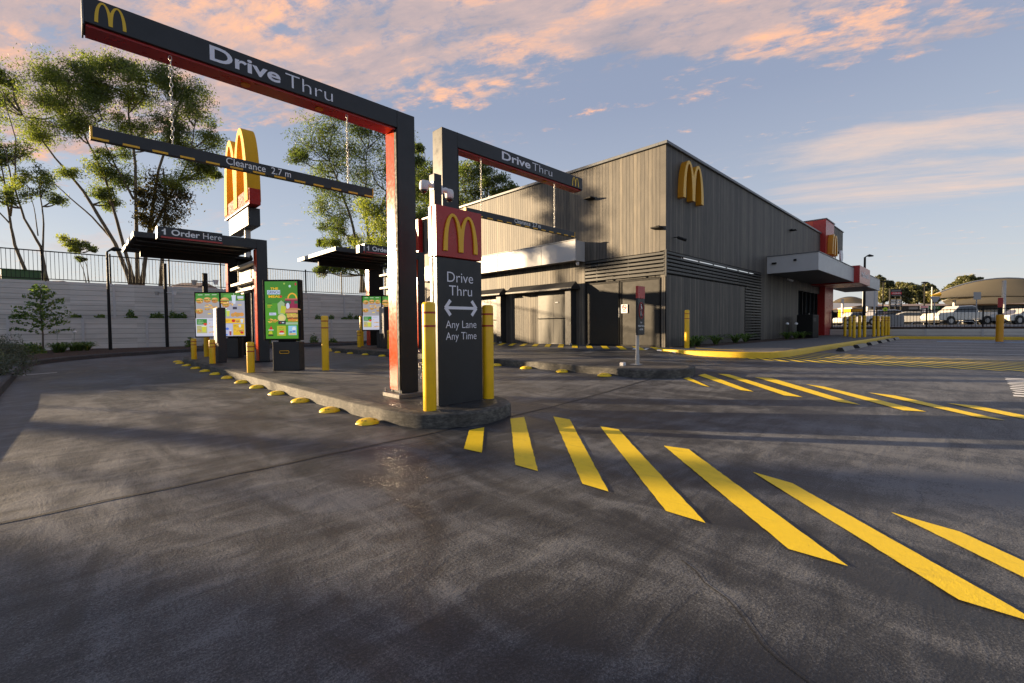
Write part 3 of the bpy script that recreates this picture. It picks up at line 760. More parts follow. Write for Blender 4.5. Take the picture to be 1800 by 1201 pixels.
RB = [(1485, 553, 27, 'first yellow bollard from the red entrance wall, slightly behind the next'), (1494, 553, 26, 'second yellow bollard from the red entrance wall'), (1501, 551, 24, 'third yellow bollard from the red wall, nearest to the kerb'),
      (1510.5, 551, 24.5, 'fourth yellow bollard from the red wall, under the canopy sign'), (1519.5, 552, 25, 'fifth yellow bollard, last of the left cluster at the entrance'),
      (1536, 553.5, 25.8, 'first yellow bollard right of the gap in the entrance row'), (1543.5, 554.5, 26.4, 'second yellow bollard right of the gap in the entrance row'), (1550.5, 555, 27.2, 'middle yellow bollard of the right entrance cluster'),
      (1556.5, 555.5, 27.9, 'second last yellow bollard of the right entrance cluster'), (1561.5, 556, 28.6, 'last yellow bollard at the right end of the entrance row')]
for px, py, D, lab in RB:
    p = at(px, py, D); put(tall, p.x, p.y, .36, lab, 'yellow bollards in front of the entrance', .98)
# reflective dome markers along the kerbs
dm = empty('road_stud', (0, 0, 0)); b = MB()
b.lathe([(.112, 0), (.11, .012), (.085, .034), (.05, .046), (.0, .048)], 0, 0, 8); b.build('stud', M['dome'], dm, smooth='auto')
b = MB()
for a in (-2.6, -2.15, -.75): b.lathe([(.012, .034), (.012, .0405)], .066 * math.cos(a), .066 * math.sin(a), 8)
b.build('recess', M['dot'], dm)
D1 = [(2.53, 18.7), (2.47, 17.75), (2.46, 16.5), (2.45, 15.1), (2.45, 13.85), (2.45, 12.7), (2.44, 11.5), (2.43, 10.3), (2.42, 9.2), (2.41, 8.05), (2.40, 6.95), (2.38, 5.85), (2.38, 4.80)]
D2 = [(7.34, 8.05), (7.28, 7.0), (7.22, 5.92), (7.18, 4.85)]
D3 = [(7.95, 19.3), (7.6, 18.3), (7.36, 17.2), (7.36, 16.1), (7.36, 14.9), (7.36, 13.7)]
ordn = ['nearest', 'second', 'third', 'fourth', 'fifth', 'sixth', 'seventh', 'eighth', 'ninth', 'tenth', 'eleventh', 'twelfth', 'farthest']
first = True
def put_stud(x, y, lab):
    global first
    o = dm if first else copy_tree(dm); first = False
    o.location = (x, y, H(x, y) + .002); o.scale = (1.22, 1.22, 1.15); o.rotation_euler.z = rnd.uniform(-.25, .25)
    tag(o, lab, 'road stud', 'yellow studs along the island kerbs')
for i, (x, y) in enumerate(D1[::-1]): put_stud(x, y, ordn[i] + ' yellow road stud along the first island kerb, counted from the sign tower')
for i, (x, y) in enumerate(D2[::-1]): put_stud(x, y, ordn[i] + ' yellow road stud along the second island kerb, left of the no pedestrian sign')
for i, (x, y) in enumerate(D3[::-1]): put_stud(x, y, ordn[i] + ' of the distant yellow road studs below the far order portal')

# ------------------------------------------------------------------ order portals
def portal(ox, oy, oz, label, sx0):
    t = empty('order_portal', (3.88 + ox, 14 + oy, .15 + oz), 0, label, 'order canopy', 'order canopies over the two lanes')
    def B(x0, x1, y0, y1, z0, z1, name, mat, bev=0.):
        b = MB(); b.box(x0 + ox, x1 + ox, y0 + oy, y1 + oy, z0 + oz, z1 + oz); return b.build(name, mat, t, bevel=bev)
    B(3.76, 4.02, 13.98, 14.25, .16, 3.59, 'front_column', M['charcoal'], .005)
    B(1.57, 3.758, 13.98, 14.20, 3.33, 3.588, 'beam', M['charcoal'], .005)
    B(3.735, 3.757, 14.02, 14.24, .2, 3.32, 'inner_panel', M['redorange'])
    B(3.93, 4.58, 18.0, 18.28, .16, 3.49, 'rear_column', M['blackm'], .005)
    B(3.905, 3.928, 17.99, 18.28, .2, 3.49, 'inner_panel', M['redorange'])
    B(3.62, 4.15, 13.85, 14.40, .152, .19, 'base_plate', M['blackm'])
    B(1.21, 4.02, 14.9, 18.3, 3.50, 3.59, 'roof', M['blackm']); B(4.021, 4.6, 17.6, 18.3, 3.50, 3.59, 'roof', M['blackm'])
    B(3.2, 4.02, 14.21, 14.9, 3.50, 3.585, 'roof', M['blackm'])
    B(1.185, 1.208, 14.88, 18.32, 3.47, 3.60, 'edge_trim', M['aluminium'], .003)
    B(1.21, 3.98, 14.88, 14.9, 3.46, 3.595, 'edge_trim', M['charcoal'])
    for k, yy in enumerate((15.4, 16.2, 17.0)):
        B(1.3, 3.98, yy, yy + .09, 3.445, 3.495, 'rafter', M['charcoal'])
    B(1.5, 3.92, 17.0, 17.2, 3.24, 3.444, 'rafter', M['blackm'])
    for k, zz in enumerate((2.95, 2.45)):
        B(3.70, 3.86, 14.3, 16.7, zz, zz + .075, 'shelf', M['aluminium'], .004)
    B(3.72, 3.86, 14.3, 16.2, 2.23, 2.27, 'shelf', M['aluminium'])
    for a, c in ((14.35, 15.2), (15.24, 16.6)):
        B(3.92, 3.94, a, c, 2.2, 3.05, 'side_panel', M['soffit'])
    B(3.90, 3.95, 15.2, 15.24, .2, 3.3, 'mullion', M['blackm']); B(3.90, 3.95, 16.62, 16.68, .2, 3.3, 'mullion', M['blackm'])
    # sign proud of the beam
    s = MB(); s.box(sx0 + ox, sx0 + 1.36 + ox, 13.93 + oy, 13.975 + oy, 3.36 + oz, 3.62 + oz); sg = s.build('sign_plate', M['charcoal'], t)
    s = MB(); s.box(sx0 - .012 + ox, sx0 + ox, 13.90 + oy, 14.18 + oy, 3.40 + oz, 3.62 + oz); s.build('end_plate', M['plastic'], t)
    s = MB(); s.box(sx0 + .06 + ox, sx0 + 1.35 + ox, 13.92 + oy, 13.929 + oy, 3.345 + oz, 3.385 + oz); s.box(sx0 - .012 + ox, sx0 + ox, 13.90 + oy, 14.18 + oy, 3.33 + oz, 3.398 + oz); s.build('red_underline', M['red'], t)
    s = MB(); yy = 13.927 + oy; x0 = sx0 + ox
    s = MB(); u0 = x0 + .08; w0 = 3.425 + oz; s.add([(u0 + u, yy, w0 + v) for u, v in ((.04, 0), (.078, 0), (.078, .15), (.05, .15), (.04, .122), (0, .105), (0, .078), (.04, .09))], [(0, 1, 2, 3, 4, 7), (4, 5, 6, 7)]); s.build('lettering', M['letterw'], t)
    for txt, a_, c_, bo in (('Order', .27, .86, .022), ('Here', .93, 1.34, -.004)):
        s = MB(); text_on(s, txt, x0 + a_, x0 + c_, 3.425 + oz, 3.575 + oz, yy, bo); s.build('lettering', M['letterw'], t)
    b = MB(); b.lathe([(.06, 3.485 + oz), (.06, 3.499 + oz)], 3.55 + ox, 14.6 + oy, 14); b.build('downlight', M['gold'], t)
portal(0, 0, 0, 'nearer black order portal, left of the green menu kiosk, with its roof reaching left', 1.57)
portal(5.07, -.25, .17, 'farther black order portal, half hidden behind the tall gantry post', 1.72)

# ------------------------------------------------------------------ menu screens
def Mface(cx, cy, z0, ang):      # local frame: x right along the face, y up, facing the viewer side (-local Y)
    return Matrix.Translation((cx, cy, z0)) @ Matrix.Rotation(ang, 4, 'Z') @ Matrix.Rotation(R(90), 4, 'X')
class Art:
    def __init__(s, w, h): s.b = MB(); s.k = 0; s.w = w; s.h = h
    def poly(s, pts, c):
        s.k += 1; z = s.k * .00022
        s.b.add([(x, y, z) for x, y in pts], [tuple(range(len(pts)))], c)
    def rect(s, x0, x1, y0, y1, c): s.poly([(x0, y0), (x1, y0), (x1, y1), (x0, y1)], c)
    def ell(s, cx, cy, rx, ry, c, a0=0, a1=360, n=16):
        m_ = n if a1 - a0 >= 360 else n + 1
        s.poly([(cx + rx * math.cos(R(a0 + (a1 - a0) * i / n)), cy + ry * math.sin(R(a0 + (a1 - a0) * i / n))) for i in range(m_)], c)
    def text(s, body, x0, x1, y0, y1, c, bold=0.):
        s.k += 1; vs, fs = text_mesh(body, bold); s.b.add([(x0 + v[0] * (x1 - x0), y0 + v[1] * (y1 - y0), s.k * .00022) for v in vs], fs, c)
    def burger(s, cx, cy, w, h):
        s.ell(cx, cy - h * .05, w * .5, h * .42, (.42, .18, .05)); s.ell(cx, cy + h * .12, w * .5, h * .38, (.62, .30, .09), 0, 180)
        s.rect(cx - w * .48, cx + w * .48, cy - h * .02, cy + h * .12, (.16, .06, .02)); s.rect(cx - w * .5, cx + w * .5, cy + h * .1, cy + h * .17, (.20, .36, .04))
        s.rect(cx - w * .46, cx + w * .5, cy - h * .12, cy - h * .04, (.75, .48, .04)); s.ell(cx - w * .1, cy + h * .34, w * .25, h * .07, (.78, .46, .2))
        for i in range(5): s.ell(cx + rnd.uniform(-.4, .4) * w, cy + rnd.uniform(-.25, .1) * h, w * .08, h * .06, rnd.choice([(.5, .05, .02), (.65, .35, .1), (.85, .7, .35), (.3, .12, .04)]))
    def fries(s, cx, cy, w, h):
        for i in range(16):
            a = rnd.uniform(-.5, .5); x = cx + rnd.uniform(-.4, .4) * w; y = cy + rnd.uniform(-.35, .3) * h; l = w * .28
            dx, dy = math.cos(a) * l / 2, math.sin(a) * l / 2; s.poly([(x - dx, y - dy), (x + dx, y + dy), (x + dx, y + dy + h * .13), (x - dx, y - dy + h * .13)], rnd.choice([(.75, .42, .06), (.6, .28, .04), (.85, .55, .12), (.42, .18, .03)]))
    def cup(s, cx, cy, w, h, c=(.55, .62, .72)):
        s.poly([(cx - w * .36, cy - h / 2), (cx + w * .36, cy - h / 2), (cx + w * .5, cy + h * .4), (cx - w * .5, cy + h * .4)], c); s.rect(cx - w * .55, cx + w * .55, cy + h * .4, cy + h * .47, (.8, .82, .85)); s.rect(cx - .003, cx + .006, cy + h * .45, cy + h * .7, (.8, .8, .8))
    def lines(s, x0, x1, y0, y1, n, c):
        for i in range(n):
            y = y1 - (y1 - y0) * (i + .5) / n; s.rect(x0, x0 + (x1 - x0) * rnd.uniform(.55, 1), y - (y1 - y0) / n * .16, y + (y1 - y0) / n * .16, c)
def art_a(w, h):
    a = Art(w, h); a.rect(0, w, 0, h, (.34, .32, .33)); a.rect(0, w, h * .90, h, (.05, .22, .03)); a.poly([(0, h * .9), (w, h * .9), (w, h * .8), (w * .7, h * .84), (w * .4, h * .86), (0, h * .82)], (.07, .28, .04))
    for x in (.2, .5, .8): a.rect(w * (x - .1), w * (x + .1), h * .955, h * .97, (.5, .6, .45))
    for x, y, s_ in ((.17, .82, .3), (.5, .84, .3), (.82, .83, .27), (.15, .58, .32)): a.burger(w * x, h * y, w * s_, h * .13)
    a.fries(w * .55, h * .71, w * .4, h * .07); a.fries(w * .78, h * .66, w * .36, h * .08); a.burger(w * .5, h * .63, w * .22, h * .06); a.burger(w * .85, h * .57, w * .2, h * .06)
    a.rect(w * .52, w * .66, h * .51, h * .53, (.8, .55, .03)); a.lines(w * .72, w * .95, h * .46, h * .53, 3, (.18, .18, .2))
    a.rect(0, w, 0, h * .42, (.55, .55, .66)); a.rect(w * .04, w * .48, h * .27, h * .40, (.03, .20, .03)); a.text('make it', w * .08, w * .3, h * .35, h * .375, (.6, .7, .5)); a.lines(w * .08, w * .35, h * .29, h * .34, 2, (.5, .65, .4))
    a.ell(w * .4, h * .28, w * .08, h * .03, (.6, .05, .02)); a.rect(w * .04, w * .48, h * .07, h * .25, (.42, .40, .20)); a.cup(w * .35, h * .17, w * .2, h * .14, (.55, .55, .05)); a.fries(w * .15, h * .13, w * .2, h * .07)
    a.lines(w * .56, w * .95, h * .36, h * .39, 1, (.2, .2, .3)); a.fries(w * .75, h * .22, w * .36, h * .04); a.fries(w * .76, h * .09, w * .44, h * .05); a.ell(w * .6, h * .3, w * .03, h * .012, (.8, .4, .03)); a.rect(w * .05, w * .9, h * .02, h * .03, (.4, .4, .5))
    return a
def art_b(w, h):
    a = Art(w, h); a.rect(0, w, 0, h, (.36, .35, .42)); a.rect(0, w, h * .82, h, (.06, .20, .03)); a.ell(w * .3, h * .93, w * .2, h * .04, (.10, .34, .05)); a.rect(w * .7, w * .96, h * .87, h * .93, (.5, .55, .65)); a.rect(w * .73, w * .95, h * .84, h * .86, (.6, .55, .1))
    a.burger(w * .16, h * .8, w * .36, h * .2); a.burger(w * .2, h * .72, w * .3, h * .12); a.cup(w * .55, h * .85, w * .18, h * .2); a.fries(w * .42, h * .74, w * .2, h * .08)
    a.rect(w * .5, w * .68, h * .62, h * .68, (.04, .04, .07)); a.rect(w * .72, w * .88, h * .71, h * .73, (.75, .5, .03)); a.lines(w * .7, w * .95, h * .6, h * .68, 3, (.25, .25, .3))
    a.cup(w * .14, h * .55, w * .2, h * .2, (.25, .5, .12)); a.cup(w * .3, h * .53, w * .14, h * .14, (.55, .6, .08))
    for x in (.5, .62, .75, .88, .68): a.ell(w * x, h * (.49 + rnd.uniform(-.01, .03)), w * .09, h * .045, (.55 + rnd.uniform(-.1, .1), .27, .06))
    a.rect(w * .02, w * .98, h * .30, h * .41, (.78, .46, .02)); a.lines(w * .06, w * .4, h * .33, h * .38, 2, (.35, .18, .02)); a.ell(w * .52, h * .355, w * .08, h * .035, (.5, .02, .02)); a.burger(w * .7, h * .345, w * .16, h * .06); a.cup(w * .88, h * .35, w * .12, h * .08)
    a.rect(w * .02, w * .48, 0, h * .28, (.45, .46, .62)); a.ell(w * .25, h * .17, w * .07, h * .03, (.08, .16, .6)); a.cup(w * .08, h * .06, w * .1, h * .09, (.25, .05, .28)); a.cup(w * .38, h * .07, w * .1, h * .11, (.3, .06, .07)); a.ell(w * .22, h * .03, w * .05, h * .02, (.1, .2, .6))
    a.rect(w * .5, w * .98, h * .02, h * .28, (.68, .44, .02)); a.lines(w * .53, w * .7, h * .22, h * .26, 2, (.15, .1, .02)); a.fries(w * .78, h * .19, w * .3, h * .07); a.fries(w * .66, h * .12, w * .26, h * .07); a.burger(w * .85, h * .12, w * .2, h * .08); a.ell(w * .88, h * .08, w * .07, h * .03, (.5, .02, .02)); a.cup(w * .8, h * .23, w * .1, h * .06)
    return a
def art_g(w, h):
    a = Art(w, h); g = (.075, .27, .015); a.rect(0, w, 0, h, g); a.rect(0, w, h * .62, h, (.045, .20, .018)); a.poly([(w * .3, h * .5), (w, h * .62), (w, h * .8), (w * .5, h * .72)], (.06, .235, .018))
    a.text('THE', w * .17, w * .41, h * .855, h * .895, (.78, .42, .01), .03); a.rect(w * .07, w * .47, h * .775, h * .848, (.45, .55, .72)); a.text('GRINCH', w * .09, w * .45, h * .787, h * .838, (.03, .03, .10), .015)
    a.text('MEAL', w * .11, w * .49, h * .715, h * .758, (.78, .42, .01), .03); a.ell(w * .49, h * .735, w * .04, h * .02, (.5, .02, .02))
    a.ell(w * .60, h * .96, w * .03, h * .016, (.3, .45, .08)); a.ell(w * .77, h * .915, w * .035, h * .022, (.45, .62, .6)); a.ell(w * .95, h * .95, w * .03, h * .025, (.4, .02, .05))
    a.lines(w * .07, w * .26, h * .60, h * .63, 1, (.02, .06, .02)); a.lines(w * .07, w * .25, h * .54, h * .60, 2, (.6, .35, .02))
    # gift bag, boxes and food on a shelf
    a.rect(w * .62, w, h * .53, h * .70, (.23, .012, .05)); a.rect(w * .58, w, h * .61, h * .66, (.03, .10, .05)); a.rect(w * .80, w * .9, h * .53, h * .70, (.26, .02, .06)); a.rect(w * .62, w, h * .68, h * .70, (.45, .12, .1))
    n = 14; a.poly([(w * (.84 + .15 * math.cos(math.pi * i / n)), h * (.70 + .10 * math.sin(math.pi * i / n))) for i in range(n + 1)] + [(w * (.84 - .11 * math.cos(math.pi * i / n)), h * (.70 + .075 * math.sin(math.pi * i / n))) for i in range(n + 1)][::1], (.75, .36, .03))
    a.poly([(w * .40, h * .43), (w * .58, h * .43), (w * .60, h * .62), (w * .50, h * .67), (w * .38, h * .61)], (.28, .40, .22)); a.poly([(w * .46, h * .45), (w * .66, h * .43), (w * .64, h * .56), (w * .5, h * .58)], (.42, .48, .03)); a.ell(w * .70, h * .57, w * .055, h * .055, (.55, .58, .75))
    a.ell(w * .86, h * .50, w * .24, h * .035, (.45, .20, .08), 0, 180); a.rect(w * .62, w, h * .455, h * .50, (.50, .24, .14)); a.rect(w * .62, w, h * .43, h * .455, (.11, .03, .03)); a.rect(w * .66, w, h * .37, h * .43, (.55, .33, .08)); a.rect(w * .66, w, h * .345, h * .37, (.14, .05, .02)); a.rect(w * .7, w, h * .30, h * .345, (.58, .24, .03)); a.rect(w * .64, w, h * .425, h * .44, (.5, .5, .04))
    for i in range(14): a.ell(w * rnd.uniform(.66, .98), h * rnd.uniform(.30, .48), w * .02, h * .008, rnd.choice([(.7, .55, .1), (.12, .05, .02), (.3, .4, .05), (.6, .1, .04)]))
    a.fries(w * .24, h * .315, w * .34, h * .09); a.ell(w * .51, h * .365, w * .125, h * .066, (.55, .52, .25)); a.ell(w * .50, h * .36, w * .08, h * .04, (.68, .58, .2)); a.rect(w * .40, w * .64, h * .25, h * .31, (.02, .02, .035)); a.ell(w * .47, h * .28, w * .015, h * .008, (.6, .1, .03)); a.rect(w * .51, w * .58, h * .272, h * .288, (.5, .6, .7))
    a.rect(w * .13, w * .34, h * .41, h * .455, (.5, .55, .72)); a.lines(w * .16, w * .32, h * .42, h * .45, 2, (.08, .08, .2))
    a.rect(w * .63, w, h * .245, h * .285, (.3, .42, .28))
    a.lines(w * .03, w * .3, h * .232, h * .24, 1, (.03, .08, .02)); a.poly([(w * .10, h * .155), (w * .24, h * .15), (w * .18, h * .225)], (.5, .02, .02)); a.rect(w * .09, w * .25, h * .145, h * .16, (.6, .6, .6)); a.poly([(w * .09, h * .08), (w * .22, h * .08), (w * .2, h * .13), (w * .12, h * .13)], (.5, .48, .03)); a.rect(w * .08, w * .24, h * .045, h * .075, (.04, .05, .02))
    a.rect(w * .36, w * .63, h * .05, h * .225, (.42, .42, .03)); a.lines(w * .41, w * .58, h * .185, h * .205, 1, (.4, .1, .02)); a.text('SAVE', w * .41, w * .58, h * .15, h * .175, (.05, .3, .03)); a.ell(w * .5, h * .12, w * .07, h * .022, (.55, .02, .02)); a.ell(w * .5, h * .09, w * .085, h * .015, (.6, .6, .6))
    a.rect(w * .71, w * .96, h * .06, h * .225, (.25, .5, .68)); a.ell(w * .88, h * .17, w * .06, h * .035, (.6, .66, .72)); a.ell(w * .88, h * .13, w * .05, h * .015, (.05, .12, .5)); a.rect(w * .73, w * .94, h * .065, h * .095, (.6, .4, .15)); a.rect(w * .74, w * .82, h * .105, h * .125, (.05, .05, .25))
    return a
FA = math.atan2(-.69916, .71492)     # boards turned square to the lane entry
def board(name, cx, cy, z0, zb, zt, screens, w1, depth, label, group, bw, bz, slot=False, ang=FA, baseoff=0.):
    t = empty(name, (cx, cy, z0), ang, label, 'menu board', group)
    n = len(screens); Wd = w1 * n
    b = MB(); b.box(-Wd / 2 - .02, Wd / 2 + .02, 0, depth, zb - z0, zt - z0); b.build('housing', M['blackm'], t, local=True, bevel=.008)
    for i, f in enumerate(screens):
        w = w1 - .06; h = zt - zb - .08; a = f(w, h)
        x0 = -Wd / 2 + i * w1 + .03
        X = Matrix.Translation((x0, -.003, zb - z0 + .04)) @ Matrix.Rotation(R(90), 4, 'X')
        mb = MB(); mb.v = [tuple(X @ Vector(v)) for v in a.b.v]; mb.f = a.b.f; mb.c = a.b.c
        mb.build('display', M['screen'], t, local=True, color=True)
    b = MB(); b.prism([(-bw / 2 + baseoff, .02), (bw / 2 + baseoff, .02), (bw / 2 + baseoff, depth + .12), (-bw / 2 + baseoff, depth + .12)], .005, bz - z0); base = b.build('pedestal', M['charcoal'], t, local=True, bevel=.02)
    b = MB(); b.box(-bw * .3 + baseoff, bw * .3 + baseoff, .06, depth - .02, bz - z0, zb - z0); b.build('neck', M['blackm'], t, local=True)
    if slot:
        b = MB(); pts = []
        for i in range(21):
            a_ = 2 * math.pi * i / 20; u = .075 * (1 if math.cos(a_) > 0 else -1) + .03 * math.cos(a_); pts.append((u - .03 + baseoff, .012, .42 + .03 * math.sin(a_)))
        b.tube(pts, .007, 6, False); b.build('slot_ring', M['gold'], t, local=True)
        b = MB(); b.box(-.10 + baseoff, .045 + baseoff, .012, .0215, .405, .435); b.build('slot', M['dot'], t, local=True)
    return t
p = at(496, 560, 9.95); board('menu_kiosk', p.x, p.y, .15, .83, 2.17, [art_g], .775, .16, 'freestanding menu kiosk with a bright green screen and charcoal pedestal', 'menu boards on the islands', .60, .80, True, baseoff=.06)
p = at(388.5, 560, 14.6); board('menu_board', p.x, p.y, .15, .83, 2.30, [art_a, art_b], .82, .22, 'double menu board with two lit screens beside the near order portal', 'menu boards on the islands', .42, .8, baseoff=.32)
p = at(672, 560, 17.3); board('menu_board', p.x, p.y, .33, .99, 2.34, [art_a, art_b], .76, .22, 'double menu board half hidden behind the orange gantry post', 'menu boards on the islands', .5, .96, baseoff=.02)
def speaker(x, y, z, label):
    t = empty('speaker_post', (x, y, z), 0, label, 'order speaker', 'order speaker posts beside the lanes')
    b = MB(); b.box(x, x + .2, y, y + .36, z + .005, z + 1.55); b.build('post', M['charcoal'], t, bevel=.015)
    b = MB(); b.box(x - .03, x - .001, y + .01, y + .35, z + .55, z + 1.53); b.build('face_plate', M['aluminium'], t, bevel=.01)
    b = MB(); b.tube([(x - .036, y + .18, z + 1.05), (x - .030, y + .18, z + 1.05)], .035, 12); b.box(x - .034, x - .0305, y + .15, y + .21, z + .72, z + .95); b.build('speaker_grille', M['dot'], t)
speaker(2.92, 14.72, .15, 'black order speaker post in front of the near double menu board')
speaker(8.28, 15.2, .33, 'black order speaker post in front of the far double menu board')

# ------------------------------------------------------------------ pole sign
ps = empty('pole_sign', (4.9, 19.5, 0), 0, 'pole sign with big golden arches above the near order portal', 'sign')
b = MB(); b.tube([(4.92, 19.45, 0), (4.92, 19.45, 4.95)], .105, 18); b.build('pole', M['steel'], ps, smooth='auto')
b = MB(); b.box(4.70, 5.1, 18.45, 21.15, 4.88, 5.52); b.build('sign_box', M['charcoal'], ps, bevel=.006)
b = MB(); b.box(4.69, 4.699, 18.5, 21.12, 4.91, 5.50); b.build('white_face', M['silverface'], ps)
b = MB(); b.box(4.655, 5.02, 18.05, 21.6, 5.56, 6.12); b.build('red_base', M['redmatte'], ps, bevel=.006)
b = MB(); b.box(4.64, 4.654, 18.05, 21.6, 5.55, 5.585); b.build('edge_trim', M['plastic'], ps)
a = arches(18.15, 21.5, 5.7, 8.5, 5.06, .44, axis='x'); a.build('golden_arches', M['goldmatte'], ps, bevel=.01)
# ------------------------------------------------------------------ restaurant
bd = empty('restaurant_building', (14.2, 7.18, .2), 0, 'dark timber clad restaurant building with a parapet roof, louvred corner and golden arches', 'building')
def BB(x0, x1, y0, y1, z0, z1, name, mat, bev=0., par=None):
    b = MB(); b.box(x0, x1, y0, y1, z0, z1); return b.build(name, M[mat] if isinstance(mat, str) else mat, par or bd, bevel=bev)
Z0 = .2; ZR = 7.08; XE = 35.7; YE = 21.45
# upper storey cladding (two faces) and flank below
BB(14.2, 14.4, 7.38, YE, 3.58, ZR, 'timber_wall', 'wood_y')
BB(14.2, XE, 7.18, 7.38, 3.60, ZR, 'timber_wall', 'wood_x')
BB(14.2, 14.4, 10.48, YE, Z0, 3.579, 'timber_wall', 'wood_y')
BB(14.23, 21.7, 7.20, 7.38, Z0, 2.80, 'timber_wall', 'wood_x')
BB(23.9, 30.5, 7.18, 7.38, Z0, 3.598, 'timber_wall', 'wood_x')
BB(14.3, XE + 8, YE, YE + .2, Z0, ZR, 'timber_wall', 'wood_x')
BB(30.5, XE, 7.18, 7.38, 3.1, 3.598, 'timber_wall', 'wood_x')
BB(14.12, XE, 7.10, 7.40, ZR, ZR + .10, 'parapet_flashing', 'flashing', .01)
BB(14.12, 14.42, 7.401, YE + .1, ZR, ZR + .10, 'parapet_flashing', 'flashing', .01)
BB(14.42, XE, 7.41, YE, 6.6, 6.7, 'roof', 'roofbrown')
BB(14.19, 14.225, 7.165, 7.20, Z0, 3.60, 'corner_trim', 'blackm')
# louvred corner
def louvres(axis, a0, a1, z0, z1, n, fixed, name='louvre_screen'):
    b = MB(); h = (z1 - z0) / n
    for i in range(n):
        z = z0 + h * (i + .22)
        if axis == 'y': b.box(fixed - .02, fixed + .045, a0, a1, z, z + h * .58)
        else: b.box(a0, a1, fixed - .02, fixed + .045, z, z + h * .58)
    st = 1.35; k = a0 + .02
    while k < a1:
        if axis == 'y': b.box(fixed + .046, fixed + .08, k, k + .05, z0, z1)
        else: b.box(k, k + .05, fixed + .046, fixed + .08, z0, z1)
        k += st
    b.build(name, M['louvre'], bd)
M['louvre'] = paint('louvre_metal', (.026, .027, .027), .45, .1)
louvres('y', 7.23, 10.46, 2.78, 3.58, 6, 14.21); louvres('x', 14.24, 23.9, 2.84, 3.60, 6, 7.20); louvres('x', 21.72, 23.9, .40, 2.83, 19, 7.20)
BB(14.16, 14.22, 7.14, 7.20, 2.72, 3.62, 'corner_trim', 'louvre')
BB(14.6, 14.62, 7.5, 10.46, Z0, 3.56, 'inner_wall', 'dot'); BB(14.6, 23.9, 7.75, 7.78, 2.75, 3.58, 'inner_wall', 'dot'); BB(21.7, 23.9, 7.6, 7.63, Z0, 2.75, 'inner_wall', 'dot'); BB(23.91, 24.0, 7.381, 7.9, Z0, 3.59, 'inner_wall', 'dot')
for xx in (15.1, 16.4): 
    b = MB(); b.tube([(xx, 7.62, 3.3), (xx + .5, 7.62, 3.3)], .03, 8); b.build('tube_light', M['letterw'], bd)
# service gates
for k, (a, c) in enumerate(((7.36, 8.90), (8.94, 10.44))):
    g = BB(14.19, 14.25, a, c, .38, 2.70, 'gate_leaf', 'gate')
    for w in ((a, a + .05), (c - .05, c)): BB(14.17, 14.189, w[0], w[1], .36, 2.72, 'gate_frame', 'blackm', 0, g)
    BB(14.17, 14.189, a + .051, c - .051, 2.66, 2.72, 'gate_frame', 'blackm', 0, g); BB(14.17, 14.189, a + .051, c - .051, .36, .42, 'gate_frame', 'blackm', 0, g)
BB(14.195, 14.26, 7.20, 7.33, 1.95, 2.72, 'gate_pillar', 'wood_y'); BB(14.195, 14.26, 7.20, 7.33, .22, 1.949, 'gate_pillar', 'wood_y')
BB(14.15, 14.17, 8.935, 8.955, 1.4, 1.75, 'gate_handle', 'steel')
t = MB(); t.box(14.16, 14.172, 8.60, 8.86, 1.55, 1.86); o = t.build('no_smoking_sign', M['plastic'], bd)
a = MB(); pts = [(14.157, 8.73 + .075 * math.cos(u), 1.76 + .075 * math.sin(u)) for u in [2 * math.pi * i / 20 for i in range(21)]]; a.tube(pts, .009, 5, False)
a.tube([(14.156, 8.78, 1.82), (14.156, 8.68, 1.70)], .008, 5); a.build('red_ring', M['red'], o)
a = MB(); a.box(14.157, 14.159, 8.68, 8.78, 1.745, 1.765); X = Matrix(((0, 0, 0, 14.1575), (-1, 0, 0, 8.80), (0, 1, 0, 1.60), (0, 0, 0, 1)))
text_xf(a, 'NO', .09, .03, Matrix.Translation((0, 0, .045)) @ X, .02); text_xf(a, 'SMOKING', .15, .03, X, .02); a.build('lettering', M['dot'], o)
# drive-thru canopy over the service doors
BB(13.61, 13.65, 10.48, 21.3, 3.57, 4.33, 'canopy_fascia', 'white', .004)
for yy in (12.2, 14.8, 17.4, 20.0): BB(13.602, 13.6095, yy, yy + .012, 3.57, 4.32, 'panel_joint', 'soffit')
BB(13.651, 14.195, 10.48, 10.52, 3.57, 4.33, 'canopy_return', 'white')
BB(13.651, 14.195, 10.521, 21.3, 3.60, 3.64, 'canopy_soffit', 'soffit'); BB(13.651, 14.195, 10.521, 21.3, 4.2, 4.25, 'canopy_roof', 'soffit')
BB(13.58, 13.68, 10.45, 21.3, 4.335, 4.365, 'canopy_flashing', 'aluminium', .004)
b = MB(); b.lathe([(.05, 3.42), (.07, 3.50), (.055, 3.60)], 13.9, 10.6, 12); b.build('security_camera', M['plastic'], bd, smooth=True)
